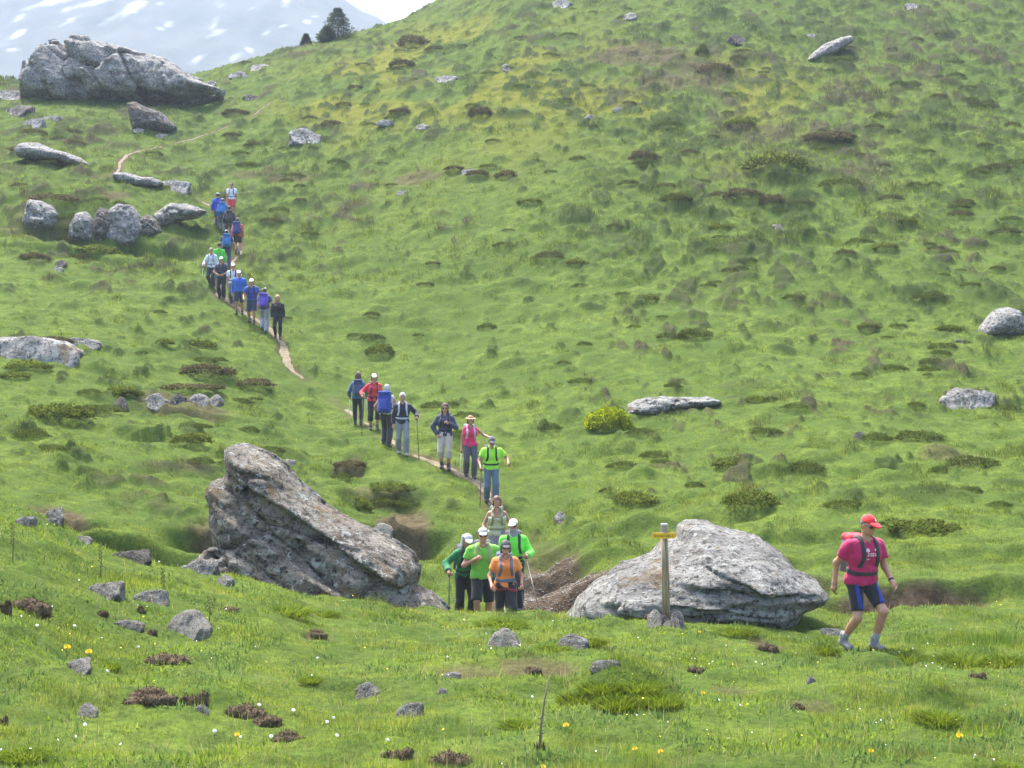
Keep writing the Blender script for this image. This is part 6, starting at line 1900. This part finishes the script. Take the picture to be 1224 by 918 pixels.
person(587, 602, height=1.68, yaw=R_(8), label="hiker in a lime yellow shirt and blue jeans bending forward on the path", group=GF, vox=.016, wide=1.1, lean=.22, step=.28, armA='polelow', armB='poleout', top=(.34, .78, .05), sleeve='short', bottom=(.10, .145, .21), hat='cap', hatcol=(.12, .12, .13),
       headpitch=.45, hair='short', glasses=True, pack=(.03, .035, .035), pack_label="black pack strapped on the lime yellow shirt", straps=(.015, .02, .02), poles=('a.15',), pole_label="short dark trekking pole of the hiker in blue jeans", seed=7)
person(562, 571, height=1.64, yaw=R_(10), label="woman in a crimson pink vest and straw coloured visor hat carrying poles", group=GF, vox=.016, female=True, step=.22, armA='down', armB='out', top=(.70, .02, .13), sleeve='none', topcut='crew', bottom=(.085, .075, .10), hat='brim', hatcol=(.33, .20, .09),
       hair='bob', haircol=(.09, .04, .03), neckcloth=None, pack=(.25, .25, .28), pack_label="light pack worn by the woman in the crimson pink vest", straps=(.42, .42, .48), belt=False, poles=('a.05',), pole_label="white trekking pole along the leg of the woman in pink", pole_col=(.72, .72, .74), seed=8)
person(532, 561, height=1.77, yaw=R_(0), label="long haired woman in a dark blue top and cream capri trousers", group=GF, vox=.016, female=True, step=.18, armA='hip', armB='strap', top=(.045, .05, .10), sleeve='long', bottom=(.46, .42, .37), legs='capri', shoes=(.05, .05, .055), socks=(.07, .07, .08),
       hair='long', haircol=(.085, .035, .025), glasses=True, pack=(.03, .033, .05), pack_label="dark pack worn by the woman in cream capri trousers", straps=(.012, .012, .02), seed=9)
person(481, 543, height=1.72, yaw=R_(8), label="white haired man in a black jacket and grey trousers with a tall walking pole", group=GF, vox=.016, step=.3, armA='down', armB='poleout', top=(.018, .02, .035), sleeve='long', bottom=(.21, .23, .25), shoes=(.35, .35, .35), hair='short', haircol=(.75, .74, .72),
       pack=(.03, .03, .04), pack_label="pack with white straps worn by the white haired man in black", straps=(.45, .47, .52), poles=('b.1',), pole_label="tall dark walking pole of the white haired man in black", seed=10)
person(462, 531, height=1.74, yaw=BK - .15, label="grey haired man seen from behind with a big blue backpack", group=GF, vox=.017, step=.2, bend=.02, armA='hip', armB='hip', top=(.55, .54, .52), sleeve='none', bottom=(.03, .03, .035), hair='short', haircol=(.55, .53, .50), headpitch=.05,
       pack=(.025, .05, .30), pack_size=1.22, pack_label="big royal blue backpack seen from behind on the grey haired man", seed=11)
person(447, 514, height=1.74, yaw=R_(10), label="hiker in a red top and white cap standing half behind the blue backpack", group=GF, vox=.017, female=True, step=.25, armA='poleout', armB='down', top=(.62, .03, .06), sleeve='long', bottom=(.02, .02, .022), legs='capri', hat='cap', hatcol=(.82, .82, .82), hair='bob', haircol=(.1, .06, .04),
       pack=(.05, .045, .05), pack_label="pack worn by the hiker in the red top and white cap", straps=(.10, .02, .03), poles=('a.35',), pole_label="dark trekking pole trailing from the hiker in red", seed=12)
person(428, 509, height=1.72, yaw=BK + .1, label="brown haired hiker seen from behind with a navy backpack with a red panel", group=GF, vox=.017, female=True, step=.2, armA='polelow', armB='polelow', top=(.05, .13, .22), sleeve='long', bottom=(.016, .016, .02), legs='tight', hair='bob', haircol=(.10, .045, .03), headpitch=.1,
       pack=(.04, .055, .13), pack_label="navy backpack with a red front pocket seen from behind", extra=None, poles=('a.1', 'b.1'), pole_label=["pale trekking pole on the inner side of the hiker in the navy backpack", "pale trekking pole at the outer side of the hiker in the navy backpack"], pole_col=(.50, .55, .58), seed=13)
# the upper file
person(332, 405, height=1.68, yaw=R_(6), label="fair haired woman all in black, lowest of the upper file of walkers", group=GF, vox=.02, female=True, step=.15, armA='down', armB='down', top=(.014, .014, .016), sleeve='long', bottom=(.012, .012, .014), legs='tight', hair='long', haircol=(.50, .36, .16), seed=14)
person(316, 396, height=1.72, yaw=BK, label="walker in white cap and grey trousers with a violet backpack", group=GF, vox=.02, step=.2, armA='hip', armB='down', top=(.05, .06, .14), sleeve='short', bottom=(.30, .31, .36), hat='cap', hatcol=(.80, .80, .80), hair='short', pack=(.10, .055, .42), pack_size=1.1, pack_label="violet backpack of the walker next to the woman in black", seed=15)
person(301, 387, height=1.78, yaw=R_(5), label="walker in a dark blue shirt and dark shorts with a bright white cap", group=GF, vox=.02, step=.3, armA='polelow', armB='polelow', top=(.02, .06, .30), sleeve='short', bottom=(.025, .035, .07), legs='kneeshort', hat='cap', hatcol=(.88, .88, .88), glasses=True, pack=(.04, .05, .10), pack_label="dark pack on the walker in dark blue shirt and shorts", straps=(.02, .025, .06), seed=16)
person(286, 376, height=1.74, yaw=R_(5), label="walker in a loose bright blue jacket and navy shorts", group=GF, vox=.02, wide=1.1, step=.3, lead='a', armA='down', armB='down', top=(.03, .12, .48), sleeve='long', bottom=(.02, .03, .055), legs='kneeshort', hat='cap', hatcol=(.80, .78, .78), hair='short', seed=17)
person(279, 364, height=1.70, yaw=R_(5), label="walker in white top and white cap hidden behind the bright blue jacket", group=GF, vox=.02, step=.2, armA='down', armB='hip', top=(.62, .64, .68), sleeve='short', bottom=(.10, .11, .13), hat='cap', hatcol=(.85, .85, .86), hair='short', pack=(.03, .03, .035), pack_label="dark pack on the walker in white behind the blue jacket", straps=(.03, .03, .04), seed=18)
person(265, 357, height=1.74, yaw=R_(0), label="man in dark shirt and black trousers with hands at his belt", group=GF, vox=.02, step=.15, armA='front', armB='front', top=(.045, .042, .07), sleeve='short', bottom=(.016, .014, .018), hat='cap', hatcol=(.62, .60, .60), hair='short', pack=(.03, .03, .04), pack_label="dark pack on the man with hands at his belt", seed=19)
person(253, 343, height=1.68, yaw=R_(-5), label="walker in a white shirt and dark trousers with a pale green pole", group=GF, vox=.02, step=.2, armA='polelow', armB='down', top=(.62, .66, .72), sleeve='long', bottom=(.03, .03, .038), hat='bandana', hatcol=(.45, .38, .34), hair='short', pack=(.16, .18, .24), pack_label="grey pack on the walker in the white shirt", straps=(.22, .25, .32), poles=('a.12',), pole_label="pale green trekking pole of the walker in the white shirt", pole_col=(.45, .62, .45), seed=20)
person(262, 336, height=1.68, yaw=BK + .3, label="walker in vivid green almost hidden behind the man in the dark shirt", group=GF, vox=.022, step=.2, top=(.08, .50, .04), sleeve='long', bottom=(.06, .08, .14), hair='short', haircol=(.05, .03, .025), seed=21)
person(271, 320, height=1.74, yaw=BK + .2, label="walker in white cap carrying a sky blue backpack", group=GF, vox=.022, step=.25, armA='polelow', armB='down', top=(.03, .035, .09), sleeve='short', bottom=(.05, .05, .12), hat='cap', hatcol=(.84, .84, .86), hair='short', pack=(.03, .14, .38), pack_size=1.15, pack_label="sky blue backpack on the walker in the white cap", seed=22)
person(284, 304, height=1.74, yaw=BK, label="walker with orange sleeves and a navy backpack, bare legged", group=GF, vox=.022, step=.25, armA='down', armB='down', top=(.55, .11, .05), sleeve='long', bottom=(.03, .025, .035), legs='short', hat='cap', hatcol=(.45, .43, .42), hair='short', pack=(.05, .045, .20), pack_size=1.15, pack_label="navy violet backpack on the walker with orange sleeves", seed=23)
person(274, 287, height=1.72, yaw=BK + .2, label="walker in dark clothes with a brown hat high in the file", group=GF, vox=.022, step=.2, top=(.035, .03, .04), sleeve='long', bottom=(.08, .085, .095), hat='bandana', hatcol=(.20, .09, .08), hair='short', pack=(.04, .035, .045), pack_label="black backpack on the walker in dark clothes", seed=24)
person(266, 278, height=1.72, yaw=BK + .1, label="walker with a bright blue backpack and grey trousers near the top of the file", group=GF, vox=.022, step=.2, top=(.04, .12, .40), sleeve='long', bottom=(.12, .15, .19), hat='cap', hatcol=(.40, .42, .36), hair='short', pack=(.03, .16, .45), pack_size=1.1, pack_label="bright azure backpack near the top of the file", seed=25)
person(260, 270, height=1.74, yaw=BK, label="walker in royal blue with a pale grey sun hat near the top of the file", group=GF, vox=.022, step=.2, top=(.035, .06, .42), sleeve='long', bottom=(.10, .10, .12), hat='brim', hatcol=(.46, .50, .54), hair='short', seed=26)
person(277, 259, height=1.74, yaw=R_(0), label="last walker of all in white shirt and red shorts", group=GF, vox=.022, step=.2, top=(.72, .73, .80), sleeve='short', bottom=(.50, .04, .05), legs='kneeshort', hair='short', haircol=(.09, .05, .04), pack=(.03, .035, .06), pack_label="dark pack on the last walker in white and red", straps=(.03, .035, .06), seed=27)
